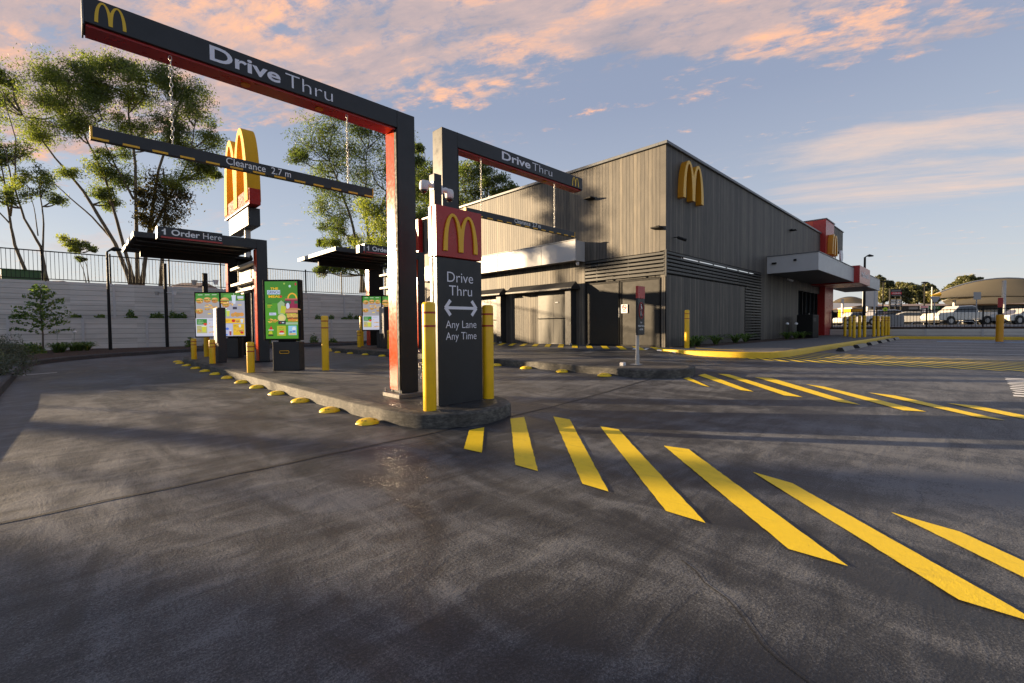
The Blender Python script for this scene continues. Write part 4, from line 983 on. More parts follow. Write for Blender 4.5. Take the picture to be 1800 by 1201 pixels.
# service doors with hoods
def sdoor(y0, y1, zt, hood):
    d = BB(14.13, 14.18, y0, y1, .40, zt, 'service_door', 'doorgrey')
    BB(14.125, 14.129, (y0 + y1) / 2 - .006, (y0 + y1) / 2 + .006, .42, zt - .01, 'door_joint', 'soffit', 0, d)
    b = MB(); b.tube([(14.10, y0 - .25, 1.42), (14.10, y1, 1.42)], .018, 8); b.build('push_bar', M['blackm'], d)
    BB(14.10, 14.19, y0, y1, .385, .399, 'door_sill', 'aluminium', 0, d)
    BB(13.86, 14.195, y0 - .30, y0 - .012, .38, zt - .02, 'screen_wing', 'charcoal', .004)
    b = MB(); ya, yb = hood; z = zt + .0
    b.add([(13.66, ya, z - .03), (13.66, yb, z - .03), (13.66, yb, z + .03), (13.66, ya, z + .03), (13.95, ya, z + .27), (13.95, yb, z + .27), (14.195, yb, z - .03), (14.195, ya, z - .03), (14.195, yb, z + .05), (14.195, ya, z + .05)],
          [(0, 1, 2, 3)[::-1], (3, 2, 5, 4)[::-1], (4, 5, 8, 9)[::-1], (0, 7, 6, 1), (0, 3, 4, 9, 7), (1, 6, 8, 5, 2)]); b.build('door_hood', M['charcoal'], bd)
    BB(13.64, 13.659, ya, yb, z - .035, z - .005, 'hood_trim', 'soffit')
    for zz in (.44,): 
        b = MB(); b.box(13.8, 13.9, y0 - .32, y0 - .25, .37, .43); b.build('wing_foot', M['steel'], bd)
M['doorgrey'] = paint('grey_door', (.085, .083, .072), .42, .12, scale=1.3)
sdoor(11.2, 12.86, 2.56, (10.72, 14.35)); sdoor(15.2, 16.6, 2.56, (14.75, 17.6)); sdoor(18.6, 19.9, 2.56, (18.2, 20.6))
BB(14.1, 14.12, 11.75, 11.9, 2.05, 2.09, 'door_label', 'letterw')
# wall lamps and cameras
def wl(x, y, z, ax):
    b = MB()
    if ax == 'y': b.box(x - .30, x - .002, y - .16, y + .16, z, z + .05); b.box(x - .12, x - .001, y - .06, y + .06, z + .051, z + .11)
    else: b.box(x - .16, x + .16, y - .30, y - .002, z, z + .05); b.box(x - .06, x + .06, y - .12, y - .001, z + .051, z + .11)
    b.build('wall_light', M['blackm'], bd, bevel=.01)
wl(14.2, 10.16, 5.86, 'y'); wl(14.2, 7.42, 4.32, 'y'); wl(28.7, 7.18, 6.28, 'x')
b = MB(); b.tube([(14.75, 7.17, 4.08), (14.75, 7.0, 4.08)], .015, 6); b.tube([(14.74, 7.02, 4.06), (14.98, 6.85, 3.98)], .05, 8); b.build('security_camera', M['blackm'], bd)
b = MB(); b.tube([(27.2, 6.9, 3.5), (27.55, 6.75, 3.42)], .05, 8); b.build('security_camera', M['plastic'], bd)
arches(15.02, 16.66, 5.47, 6.79, 7.17, .20).build('golden_arches', M['golddepth'], bd)
arches(15.02, 16.66, 5.47, 6.79, 6.968, .012).build('golden_arches', M['gold'], bd)
# entrance canopy
CX0, CX1, CY = 24.7, 44.2, 5.02
BB(CX0, CX0 + .05, CY + .05, 7.175, 3.61, 4.43, 'canopy_fascia', 'white', .004); BB(CX0, 33.5, CY, CY + .05, 3.61, 4.43, 'canopy_fascia', 'white', .004)
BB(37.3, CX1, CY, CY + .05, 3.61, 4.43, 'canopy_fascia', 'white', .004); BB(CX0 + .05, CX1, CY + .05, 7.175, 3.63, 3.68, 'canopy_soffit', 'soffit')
BB(CX1 - .05, CX1, CY + .05, 7.175, 3.69, 4.43, 'canopy_fascia', 'white')
BB(CX0 - .03, 33.5, CY - .03, CY + .08, 4.435, 4.47, 'canopy_flashing', 'flashing', .004); BB(CX0 - .03, CX0 + .08, CY + .081, 7.175, 4.435, 4.47, 'canopy_flashing', 'flashing', .004)
BB(37.3, CX1, CY - .03, CY + .08, 4.435, 4.47, 'canopy_flashing', 'flashing', .004)
BB(33.5, 37.3, CY - .28, 7.175, 3.55, 4.58, 'red_portal_block', 'red', .005)
b = MB(); text_on(b, "McDonald's", 34.1, 37.0, 3.95, 4.28, CY - .285, .02); b.build('lettering', M['letterw'], bd)
BB(24.64, 24.695, 5.9, 6.02, 4.12, 4.2, 'security_camera', 'blackm'); BB(24.62, 24.69, 6.75, 6.95, 4.05, 4.13, 'floodlight', 'blackm')
# glazed entrance
BB(30.5, XE, 7.34, 7.36, .38, 3.09, 'shopfront_glass', 'glass')
for xx in (30.5, 31.6, 32.4, 33.4, 34.4, 35.3): BB(xx, xx + .09, 7.22, 7.335, .37, 3.095, 'door_mullion', 'blackm')
BB(30.6, XE, 7.24, 7.33, 1.35, 1.39, 'door_rail', 'aluminium'); BB(33.0, 33.03, 7.15, 7.20, 1.1, 1.8, 'door_handle', 'aluminium')
# red blade wall through the canopy
BB(XE, 38.2, 6.87, 9.2, .36, 8.02, 'red_blade_wall', 'red', .005); BB(XE - .02, 38.25, 6.82, 9.2, 8.025, 8.09, 'blade_flashing', 'flashing')
BB(XE - .02, XE - .003, 7.6, 9.1, ZR + .1, 8.0, 'orange_side_panel', 'redorange')
BB(38.21, 41.4, 6.90, 9.2, 6.35, 7.92, 'timber_box', 'wood_x'); BB(38.2, 41.5, 6.85, 9.2, 7.93, 7.98, 'blade_flashing', 'flashing')
BB(33.5, XE - .03, 8.2, 9.2, ZR, 7.85, 'amber_screen', 'goldmark')
arches(36.15, 37.75, 5.75, 7.1, 6.86, .28).build('golden_arches', M['golddepth'], bd); arches(36.15, 37.75, 5.75, 7.1, 6.578, .015).build('golden_arches', M['gold'], bd)
b = MB(); text_on(b, 'McCafe', 36.1, 38.1, 5.05, 5.55, 6.80, .03); b.build('lettering', M['letterw'], bd)
b = MB(); b.tube([(38.8, 6.6, 5.85), (38.8, 6.5, 5.85)], .42, 20); b.build('round_sign', M['letterw'], bd)
b = MB(); b.box(40.1, 40.9, 6.9, 7.6, 5.4, 5.75); b.tube([(40.5, 7.2, 5.76), (40.5, 7.2, 6.34)], .05, 6); b.build('projector', M['steel'], bd)
BB(38.22, 44.5, 9.0, 9.2, .3, 6.3, 'rear_wall', 'white')
# red blade beside the pay window
BB(13.9, 14.195, 21.6, 24.6, 5.26, 7.12, 'red_blade_wall', 'red', .005); BB(14.195, 15.2, 21.7, 24.6, .3, 7.1, 'timber_wall', 'wood_y')
a_ = arches(21.9, 23.9, 5.45, 6.85, 13.9, .22, axis='x'); a_.build('golden_arches', M['gold'], bd)
for yy in (11.5, 13.5):
    b = MB(); b.tube([(15.6, yy + 6, 6.7), (15.6, yy + 6, 7.75)], .05, 8); b.tube([(15.6, yy + 6, 7.76), (15.6, yy + 6, 7.85)], .08, 8); b.build('roof_vent', M['steel'], bd)
# litter bin enclosure at the door
lb = empty('litter_bin', (29.6, 6.3, .36), 0, 'tall black litter bin cabinet beside the glass entrance doors', 'bin')
b = MB(); b.box(28.2, 29.5, 5.95, 6.7, .37, 1.62); b.build('cabinet', M['blackm'], lb, bevel=.02)
b = MB(); b.box(28.28, 28.9, 5.945, 5.9495, 1.25, 1.45); b.build('bin_slot', M['dot'], lb)
# no pedestrian sign
sg = empty('no_pedestrian_sign', (7.97, 4.62, .3), 0, 'small no pedestrian access sign on a steel post on the second island', 'sign')
b = MB(); b.lathe([(.04, .33), (.04, .52), (.034, .53), (.034, .95)], 7.97, 4.62, 16); b.build('post', M['aluminium'], sg, smooth='auto')
b = MB(); b.box(7.86, 8.08, 4.53, 4.72, .318, .332); b.build('base_plate', M['steel'], sg)
b = MB(); b.box(7.875, 8.135, 4.555, 4.60, .905, 1.62); b.build('sign_panel', M['charcoal'], sg, bevel=.003)
b = MB(); b.box(7.872, 8.138, 4.550, 4.598, 1.622, 1.86); b.build('red_cap', M['red'], sg, bevel=.003)
b = MB(); cx_, cz_ = 8.005, 1.385; b.tube([(cx_ + .088 * math.cos(u), 4.552, cz_ + .155 * math.sin(u)) for u in [2 * math.pi * i / 28 for i in range(29)]], .009, 5, False)
b.tube([(cx_ - .06, 4.549, cz_ + .11), (cx_ + .06, 4.549, cz_ - .11)], .008, 5); b.build('prohibition_ring', M['red'], sg)
b = MB(); y = 4.5525
for P_ in ([(-.012, .10), (.012, .10), (.012, .125), (-.012, .125)], [(-.02, .02), (.018, .02), (.022, .09), (-.014, .092)], [(-.022, -.10), (-.008, -.10), (.008, .02), (-.012, .02)], [(.0, .02), (.018, .02), (.042, -.10), (.028, -.10)], [(.018, .08), (.04, .04), (.034, .032), (.012, .06)], [(-.014, .08), (-.038, .02), (-.03, .014), (-.01, .05)]):
    b.add([(cx_ + u, y, cz_ + v) for u, v in P_], [(0, 1, 2, 3)])
b.build('walking_figure', M['letterw'], sg)
b = MB(); text_on(b, 'NO', 7.975, 8.035, 1.135, 1.165, 4.553, .02); b.build('lettering', M['letterw'], sg); b = MB(); text_on(b, 'PEDESTRIAN', 7.89, 8.12, 1.065, 1.098, 4.553, .01); b.build('lettering', M['letterw'], sg); b = MB(); text_on(b, 'ACCESS', 7.94, 8.075, 1.0, 1.03, 4.553, .02); b.build('lettering', M['letterw'], sg)
bk = MB(); bk.box(7.62, 7.72, 4.72, 4.80, .31, .375); tag(bk.build('concrete_block', M['plastic'], bevel=.006), 'small white block lying beside the no pedestrian sign post', 'block')

# ------------------------------------------------------------------ lamp posts and camera posts along the wall
def lamp(x, y, h, label, cams=False, head=True, z=.12, w=.055):
    t = empty('lamp_post' if head else 'camera_post', (x, y, z), 0, label, 'lamp post' if head else 'camera post', 'posts along the lane edge')
    b = MB(); b.tube([(x, y, z), (x, y, z + h)], [w * 1.25, w * .8] if head else [w, w], 8); b.build('pole', M['blackm'], t, smooth='auto')
    if head:
        b = MB(); c = Vector((x, y, z + h)); b.tube([c, c + RH * .18 + Vector((0, 0, .10)), c + RH * .35 + Vector((0, 0, .13)), c + RH * .66 + Vector((0, 0, .10))], [.03, .05, .11, .05], 8); b.build('lamp_head', M['blackm'], t, smooth='auto')
    if cams:
        c = Vector((x, y, z + h * cams))
        for s in (-1, 1):
            b = MB(); b.tube([c, c + RH * s * .45], .02, 6); b.tube([c + RH * s * .45 + Vector((0, 0, .05)), c + RH * s * .45 - Vector((0, 0, .14))], [.11, .07], 10); b.build('dome_camera', M['plastic' if s > 0 else 'steel'], t)
lamp(1.28, 28.1, 4.6, 'tall black lamp post at the left in front of the sleeper wall')
lamp(3.55, 29.3, 4.4, 'black camera post against the sleeper wall, left of the near portal', .66, False, w=.075)
p = at(363, 600, 19.0); lamp(p.x, p.y, 3.35, 'dark post with two dome cameras just left of the near double menu board', .90, False, z=.1, w=.10)
p = at(1518, 585, 36); lamp(p.x, p.y, 6.1, 'tall black lamp post standing behind the entrance canopy', z=.3, w=.09)

# ------------------------------------------------------------------ right side: yellow kerb, wheel stops, low wall, fence
for i, (x, lab) in enumerate(((18.6, 'nearest'), (21.4, 'second'), (24.3, 'third'), (27.2, 'fourth'), (29.9, 'fifth'), (32.4, 'farthest'))):
    t = empty('wheel_stop', (x, 2.95, .21), 0, lab + ' concrete wheel stop along the yellow kerb', 'wheel stop', 'wheel stops along the yellow kerb')
    b = MB(); P_ = [(2.85, .215), (3.10, .215), (3.03, .33), (2.92, .33)]
    b.add([(x - .9, y, z) for y, z in P_] + [(x + .9, y, z) for y, z in P_], [(0, 1, 2, 3)[::-1], (4, 5, 6, 7), (0, 1, 5, 4), (1, 2, 6, 5), (2, 3, 7, 6), (3, 0, 4, 7)]); b.build('stop', M['gutterc'], t)
    b = MB(); b.add([(x - .93, y, z) for y, z in P_] + [(x - .902, y, z) for y, z in P_], [(0, 1, 2, 3)[::-1], (4, 5, 6, 7), (0, 1, 5, 4), (1, 2, 6, 5), (2, 3, 7, 6), (3, 0, 4, 7)]); b.build('end_cap', M['dot'], t)
yp = empty('marker_post', (30.8, -.84, .21), 0, 'thick orange marker post with a black and red top in the car park', 'post'); b = MB()
def ypz(y): return at(1757, y, 20.9).z
pp = at(1757, 580, 20.9)
b.lathe([(.13, .215), (.13, ypz(553.5))], pp.x, pp.y, 20); b.build('orange_sleeve', M['orangepost'], yp, smooth='auto')
b = MB(); b.box(pp.x - .08, pp.x + .08, pp.y - .08, pp.y + .08, ypz(553), ypz(541)); b.build('black_neck', M['blackm'], yp); b = MB(); b.box(pp.x - .085, pp.x + .085, pp.y - .085, pp.y + .085, ypz(541) + .003, ypz(524)); b.build('red_top', M['red'], yp, bevel=.005)
yp.location = (pp.x, pp.y, .21)
for ch in [o for o in col.objects if o.parent == yp]: ch.location = Vector((30.8, -.84, .21)) - Vector(yp.location)
# low sleeper wall + terrace behind
t = empty('retaining_wall', (37.2, 0, .2), 0, 'low grey sleeper wall behind the yellow kerb of the car park', 'wall'); b = MB()
for k in range(3):
    for i in range(24): b.box(37.2, 37.3, 14 - 2.4 * (i + 1) + .03, 14 - 2.4 * i - .03, .2 + k * .19, .2 + (k + 1) * .19 - .014)
b.build('concrete_sleepers', M['sleeper'], t)
for i in range(24): 
    if -14 < 14 - 2.4 * i < 8: 
        b = MB(); b.box(37.15, 37.19, 14 - 2.4 * i - .05, 14 - 2.4 * i + .05, .2, .76); b.build('steel_post', M['white'], t)
def tz(x, y): return .74 + min(.22, max(0, (x - 38.5)) * .12)
sheet('terrace', fr_(37.31, 42, .5) + [50, 70, 100, 200, 500], [-300, -100, -60, -30, -10, 0, 10, 30, 60, 100], lambda x, y: tz(x, y) + .0, M['terrace'], 'raised car park beyond the black fence')
b = MB(); b.box(37.32, 38.6, -40, 14, .5, .86); b.build('mulch_strip', M['mulch'])['kind'] = 'structure'
t = empty('black_fence', (37.6, 0, .8), 0, 'black bar fence in front of the parked white cars', 'fence'); y = 14.0
while y > -40:
    b = MB(); b.box(37.55, 37.59, y - 2.36, y - .04, .84, .88); b.box(37.55, 37.59, y - 2.36, y - .04, 1.88, 1.92)
    for j in range(1, 16): b.box(37.56, 37.58, y - j * .15 - .009, y - j * .15 + .009, .85, 1.97)
    b.build('fence_panel', M['blackm'], t); b = MB(); b.box(37.54, 37.61, y - .035, y + .035, .5, 2.05); b.build('fence_post', M['blackm'], t); y -= 2.4
for px, lab in ((1617, 'steel hoop rail left, in front of the low wall'), (1698, 'steel hoop rail right, in front of the low wall')):
    p = at(px - 15, 590, 31.5); q = at(px + 15, 590, 31.5); b = MB(); z0, z1 = .25, 1.22; u = (q - p) * .12
    b.tube([(p.x, p.y, z0), (p.x, p.y, z1 - .15), (p.x + u.x, p.y + u.y, z1), (q.x - u.x, q.y - u.y, z1), (q.x, q.y, z1 - .15), (q.x, q.y, z0)], .028, 8)
    tag(b.build('bike_rail', M['steel'], smooth='auto'), lab, 'bike rail', 'steel hoop rails')
p = at(1572, 560, 33); b = MB(); t = empty('switchboard', (p.x, p.y, .3), 0, 'grey metal cabinet beside the last entrance bollard', 'cabinet')
b.box(p.x - .1, p.x + .1, p.y - .5, p.y + .4, .9, 1.75 + .0); b.build('cabinet', M['steel'], t); b = MB(); b.tube([(p.x, p.y + .3, .3), (p.x, p.y + .3, .9)], .05, 8); b.tube([(p.x, p.y - .3, .3), (p.x, p.y - .3, .9)], .05, 8); b.build('leg', M['steel'], t)
def road_sign(px, D, ytop, kind, label, yb=590):
    p = at(px, yb, D); t = empty('road_sign', (p.x, p.y, .3), 0, label, 'road sign'); zt = at(px, ytop, D).z; X = Mface(p.x, p.y, 0, FA)
    b = MB(); b.tube([(p.x, p.y, .3), (p.x, p.y, zt)], .035, 8); b.build('post', M['aluminium'], t, smooth='auto')
    b = MB(); s = D / 791.8
    def poly(pts, c, d=.0): 
        k = len(pts); f = [X @ Vector((u, v, .05 + d)) for u, v in pts] + [X @ Vector((u, v, .04 + d)) for u, v in pts]
        b.add(f, [tuple(range(k)), tuple(range(2 * k - 1, k - 1, -1))] + [(i, k + i, k + (i + 1) % k, (i + 1) % k) for i in range(k)], c)
    if kind == 'giveway': poly([(-9.5 * s, zt), (9.5 * s, zt), (3 * s, zt - 9.5 * s), (-3 * s, zt - 9.5 * s)][::-1], (.38, .38, .38))
    if kind == 'rect': poly([(-6.5 * s, zt - 13 * s), (6.5 * s, zt - 13 * s), (6.5 * s, zt), (-6.5 * s, zt)], (.40, .38, .36))
    if kind == 'ped':
        poly([(4 * s * math.cos(i * .3927), zt - 4 * s + 4 * s * math.sin(i * .3927)) for i in range(16)], (.62, .78, .02))
        poly([(1.5 * s * math.cos(math.pi * i / 8), zt - 4.8 * s + 2.0 * s * math.sin(math.pi * i / 8)) for i in range(9)], (.03, .03, .02), .012)
        poly([(-4.5 * s, zt - 8.3 * s), (4.5 * s, zt - 8.3 * s), (0, zt - 12 * s)][::-1], (.5, .25, .22))
    if kind == 'trolley':
        poly([(-7.5 * s, zt - 13.5 * s), (7.5 * s, zt - 13.5 * s), (7.5 * s, zt), (-7.5 * s, zt)], (.42, .42, .45)); poly([(-6.5 * s, zt - 13 * s), (6.5 * s, zt - 13 * s), (6.5 * s, zt - 4 * s), (-6.5 * s, zt - 4 * s)], (.07, .08, .10), .012)
        poly([(-4 * s, zt - 11 * s), (4 * s, zt - 11 * s), (3 * s, zt - 6 * s), (-3 * s, zt - 6 * s)], (.6, .6, .62), .024)
        for i in range(5): poly([(-6 * s + i * 2.5 * s, zt - 3.2 * s), (-4.4 * s + i * 2.5 * s, zt - 3.2 * s), (-4.4 * s + i * 2.5 * s, zt - .9 * s), (-6 * s + i * 2.5 * s, zt - .9 * s)], (.55, .08, .12), .012)
    b.build('sign_plate', M['printed'], t, color=True)
road_sign(1641.5, 33.5, 522, 'giveway', 'back of a grey give way sign on a thin pole'); road_sign(1715, 33.0, 514, 'rect', 'back of a grey rectangular sign on a thin pole')
road_sign(1554.5, 34, 540.5, 'ped', 'round yellow pedestrian crossing sign on a thin pole'); road_sign(1623, 44, 538, 'trolley', 'square car park sign with a trolley picture', 585)
p = at(1536, 585, 39.5); b = MB(); b.tube([(p.x, p.y, .6), (p.x, p.y, 5.2)], .07, 8); tag(b.build('pole', M['white'], smooth='auto'), 'thin white pole just right of the entrance canopy edge', 'pole')

# ------------------------------------------------------------------ cars
def car(name, px, py, D, L_, Hh, ang, mat, prof, win, label, group='cars parked beyond the fence'):
    p = at(px, py, D); z0 = tz(p.x, p.y)
    t = empty(name, (p.x, p.y, z0), ang, label, 'car' if name != 'utility_truck' else 'ute', group); Wd = 1.8
    def slab(poly, y0, y1, nm, m_, taper=0., bev=0.):
        n = len(poly); b = MB(); zm = max(q[1] for q in poly); zn = min(q[1] for q in poly)
        tp = lambda z: taper * (z - zn) / max(.01, zm - zn)
        vs = [(x, y0 + tp(z), z) for x, z in poly] + [(x, y1 - tp(z), z) for x, z in poly]
        b.add(vs, [tuple(range(n)), tuple(range(2 * n - 1, n - 1, -1))] + [((i + 1) % n, i, n + i, n + (i + 1) % n) for i in range(n)])
        return b.build(nm, m_, t, local=True, bevel=bev)
    s = L_ / 5.0
    wb = [(-1.55 * s, .36), (1.5 * s, .36)]
    slab([(x * s, z) for x, z in prof], -Wd / 2, Wd / 2, 'body', mat, .06, .05)
    cab = slab([(x * s, z) for x, z in win], -Wd / 2 + .10, Wd / 2 - .10, 'cabin', mat, .16, .05)
    zc0 = min(z for _, z in win); xs_ = [x for x, z in win]; cx_ = (min(xs_) + max(xs_)) / 2
    gl = [(cx_ + (x - cx_) * .90, zc0 + .04 + (z - zc0) * .80) for x, z in win]
    slab([(x * s, z) for x, z in gl], -Wd / 2 + .085, Wd / 2 - .085, 'side_windows', M['glass'], .15)
    for wx, wr in wb:
        for sy in (-1, 1):
            y = sy * (Wd / 2 - .10); b = MB(); b.tube([(wx, y - .11, wr), (wx, y + .11, wr)], wr, 20); w = b.build('wheel', M['tyre'], t, local=True)
            b = MB(); b.tube([(wx, y + sy * .10, wr), (wx, y + sy * .125, wr)], wr * .62, 10); h_ = b.build('rim', M['steel'], w, local=True)
            b = MB(); b.tube([(wx, sy * (Wd / 2 - .3), wr + .02), (wx, sy * (Wd / 2 + .004), wr + .02)], wr * 1.22, 20); b.build('wheel_arch', M['dot'], t, local=True)
    x0, x1 = min(x for x, z in prof) * s, max(x for x, z in prof) * s
    for sy in (-1, 1):
        b = MB(); b.box(x0 - .01, x0 + .10, sy * .75 - .14, sy * .75 + .14, .68, .84); b.build('tail_light', M['band'], t, local=True)
        b = MB(); b.box(x1 - .12, x1 + .01, sy * .70 - .18, sy * .70 + .18, .66, .80); b.build('headlight', M['letterw'], t, local=True)
    b = MB(); b.box(x0 + .1, x1 - .1, -Wd / 2 - .012, Wd / 2 + .012, .20, .34); b.build('sill', M['blackm'], t, local=True)
    return t
SED = [(-2.3, .3), (2.35, .3), (2.4, .62), (2.3, .82), (1.3, .98), (-2.2, 1.02), (-2.38, .8)]; SEDW = [(-1.9, .98), (1.35, .96), (.55, 1.42), (-.9, 1.46), (-1.5, 1.3)]
SUV = [(-2.35, .35), (2.35, .35), (2.4, .75), (2.3, .98), (1.4, 1.12), (-2.3, 1.14), (-2.4, .8)]; SUVW = [(-2.25, 1.10), (1.35, 1.08), (.75, 1.70), (-1.2, 1.78), (-2.05, 1.66)]
UTE = [(-2.6, .42), (2.5, .42), (2.55, .85), (2.4, 1.08), (1.25, 1.18), (-2.58, 1.15), (-2.62, .8)]; UTEW = [(-.95, 1.12), (1.3, 1.12), (.62, 1.74), (-.55, 1.80), (-.85, 1.72)]
ang = math.atan2(-.69916, .71492) + R(180)
car('utility_truck', 1685, 566, 42.5, 5.7, 1.8, ang + R(2), M['carw'], UTE, UTEW, 'white dual cab utility parked right behind the black fence')
car('parked_car', 1545, 560, 52, 4.9, 1.7, ang, M['carsil'], SUV, SUVW, 'silver wagon seen above the entrance bollards')
car('parked_car', 1605, 562, 50, 4.6, 1.5, ang + R(150), M['carw'], SED, SEDW, 'white sedan left of the trolley sign')
car('parked_car', 1800, 566, 41, 4.8, 1.5, ang, M['carw'], SED, SEDW, 'white car at the right edge of the picture behind the fence')
car('parked_car', 1722, 560, 58, 4.6, 1.5, ang + R(80), M['carsil'], SUV, SUVW, 'blue grey car behind the bonnet of the white utility')
car('parked_car', 1655, 560, 56, 4.6, 1.5, ang + R(60), M['carsil'], SED, SEDW, 'grey car between the sign poles behind the white utility')
car('parked_car', 1500, 560, 60, 4.6, 1.5, ang, M['carw'], SUV, SUVW, 'white car under the entrance canopy edge')
car('parked_car', 1538, 562, 64, 4.2, 1.4, ang + R(90), M['carred'], SED, SEDW, 'dark red car glimpsed behind the bollards')

# ------------------------------------------------------------------ shade sails
def sail(name, cp, label, posts, sag=.12, n=14):
    """cp: four corner points + peak lift; saddle shaped membrane"""
    t = empty(name, cp[0], 0, label, 'shade sail', 'shade sails over the far car park'); b = MB(); vs = []
    a, b_, c, d, lift = cp
    a, b_, c, d = map(Vector, (a, b_, c, d))
    for j in range(n + 1):
        for i in range(n + 1):
            u, v = i / n, j / n; p = a.lerp(b_, u).lerp(d.lerp(c, u), v)
            e = 4 * u * (1 - u); f = 4 * v * (1 - v)
            p.z += lift * e * (1 - v) ** 1.3 - f * sag * 2
            vs.append(p)
    b.add(vs, [(j * (n + 1) + i, j * (n + 1) + i + 1, (j + 1) * (n + 1) + i + 1, (j + 1) * (n + 1) + i) for j in range(n) for i in range(n)])
    b.build('membrane', M['sail'], t, smooth=True)
    for row in (0, n):
        b = MB(); b.tube([vs[row * (n + 1) + i] + Vector((0, 0, .03)) for i in range(n + 1)], .07, 6); b.build('edge_beam', M['aluminium'], t, smooth=True)
    for q in posts:
        b = MB(); b.tube([(q[0], q[1], .8), (q[0], q[1], q[2])], .17, 14); b.build('post', M['white'], t, smooth='auto')
    return t
def P3(px, py, D): return at(px, py, D)
pm = at(1762.5, 493, 46)
sail('shade_sail', (P3(1636, 521, 46), P3(1900, 519, 46), P3(1880, 522, 66), P3(1660, 522, 66), 1.75), 'large khaki shade sail with an arched edge over the parked cars', [(pm.x, pm.y, pm.z - .05)])
sail('shade_sail', (P3(1655, 530, 62), P3(1850, 524, 62), P3(1830, 532, 84), P3(1670, 536, 84), .9), 'second khaki shade sail lower behind the large one', [tuple(P3(1676, 527, 62)), tuple(P3(1812, 518, 62))])
sail('shade_sail', (P3(1462, 532, 70), P3(1530, 536, 70), P3(1540, 534, 95), P3(1440, 532, 95), 1.0), 'khaki shade sail seen under the entrance canopy', [tuple(P3(1480, 526, 70)), tuple(P3(1524, 530, 70))])
b = MB(); q = P3(1637, 520, 46); b.tube([q - RH * .1, q + RH * .75 + Vector((0, 0, .12))], [.05, .22], 8); tag(b.build('sail_corner_cover', M['gold']), 'yellow padded corner at the tip of the large shade sail', 'corner cover')
def lp(px, D, yt, lab, zb=.9):
    t = empty('lamp_post', at(px, 575, D), 0, lab, 'lamp post', 'far car park lamp posts'); p = at(px, yt, D); b = MB(); b.tube([(p.x, p.y, zb), (p.x, p.y, p.z)], [.11, .07], 8); b.build('pole', M['blackm'], t, smooth='auto')
    b = MB(); c = Vector((p.x, p.y, p.z)); b.tube([c - RH * .45, c, c + RH * .45], [.06, .1, .06], 6); b.build('lamp_head', M['blackm'], t)
lp(1623.5, 62, 497, 'black lamp post rising in front of the far trees, right of the pylon sign'); lp(1551, 70, 496, 'thin black lamp post just right of the canopy against the trees'); 
b = MB(); p = at(1636.5, 505, 75); b.tube([(p.x, p.y, .9), (p.x, p.y, p.z)], .08, 6); tag(b.build('pole', M['white']), 'thin white pole behind the tip of the large shade sail', 'pole')
# ------------------------------------------------------------------ shops and pylon sign beyond
def shop(px0, px1, D, yroof, yfas, ybase, label, dep=18, wallm='brick', roofm='roofbrown'):
    a = at(px0, yfas, D); c = at(px1, yfas, D); t = empty('shop_building', ((a.x + c.x) / 2, (a.y + c.y) / 2, .9), 0, label, 'building', 'shops beyond the car park')
    ang_ = math.atan2(c.y - a.y, c.x - a.x); w = (c - a).length; X = Matrix.Translation((a.x, a.y, 0)) @ Matrix.Rotation(ang_, 4, 'Z')
    zf = a.z; zr = at(px0, yroof, D).z; zl = at(px0, ybase, D).z
    b = MB(); b.box(0, w, 1.5, dep, .9, zl, M=X); b.build('shop_front', M['glass'], t)
    b = MB(); 
    for i in range(int(w / 3)): b.box(i * 3, i * 3 + .25, 1.35, 1.49, .9, zl, M=X)
    b.build('piers', M[wallm], t)
    b = MB(); b.box(-.3, w + .3, 0, dep, zl + .01, zf, M=X); b.build('fascia', M['charcoal'], t)
    b = MB(); b.add([X @ Vector(v) for v in ((-1, -.5, zf + .02), (w + 1, -.5, zf + .02), (w - 1, dep / 2, zr), (1, dep / 2, zr), (-1, dep, zf + .02), (w + 1, dep, zf + .02))], [(0, 1, 2, 3), (3, 2, 5, 4), (0, 3, 4), (1, 5, 2), (0, 4, 5, 1)]); b.build('roof', M[roofm], t)
    return t, X, w, zl, zf
t, X, w, zl, zf = shop(1588, 1905, 78, 531, 538.5, 545, 'long low shop block with a dark fascia and brown roof behind the car park')
s = 78 / 791.8
def fas(px0, px1, c, txt=None, tc=None):
    x0, x1 = (px0 - 1588) * s, (px1 - 1588) * s; b = MB(); b.box(x0, x1, -.06, -.005, zl + .08, zf - .05, c, M=X)
    if txt: text_xf(b, txt, (x1 - x0) * .9, (zf - zl) * .62, X @ Matrix.Translation((x0 + (x1 - x0) * .05, -.07, zl + (zf - zl) * .2)) @ Matrix.Rotation(R(90), 4, 'X'), .02, tc)
    b.build('shop_sign', M['printed'], t, color=True)
fas(1630, 1650, (.04, .30, .05), 'WAY', (.7, .7, .65)); fas(1622, 1629.6, (.62, .5, .03)); fas(1596, 1612, (.35, .34, .33)); fas(1700, 1712, (.45, .42, .3)); fas(1764, 1792, (.10, .11, .12))
shop(1400, 1600, 96, 530, 545, 552, 'far shopping building with yellow signs seen under the canopy', 20, 'brick', 'steel')
yb_ = MB(); a = at(1510, 552, 80); c = at(1535, 543, 80); t = empty('yellow_kiosk', a, 0, 'small yellow fronted shop seen between the white poles', 'shop'); yb_.box(-1.6, 1.6, 0, 3, .9 - a.z, c.z - a.z, M=Matrix.Rotation(FA, 4, 'Z')); yb_.build('shop_front', M['gold'], t, local=True)
b = MB(); b.box(-1.7, 1.7, -.5, 3, c.z - a.z + .01, c.z - a.z + .25, M=Matrix.Rotation(FA, 4, 'Z')); b.build('awning', M['white'], t, local=True)
wb_ = MB(); a = at(1534, 535, 58); b = MB(); t = empty('white_screen_wall', a, 0, 'pale panel wall right behind the end of the entrance canopy', 'wall'); 
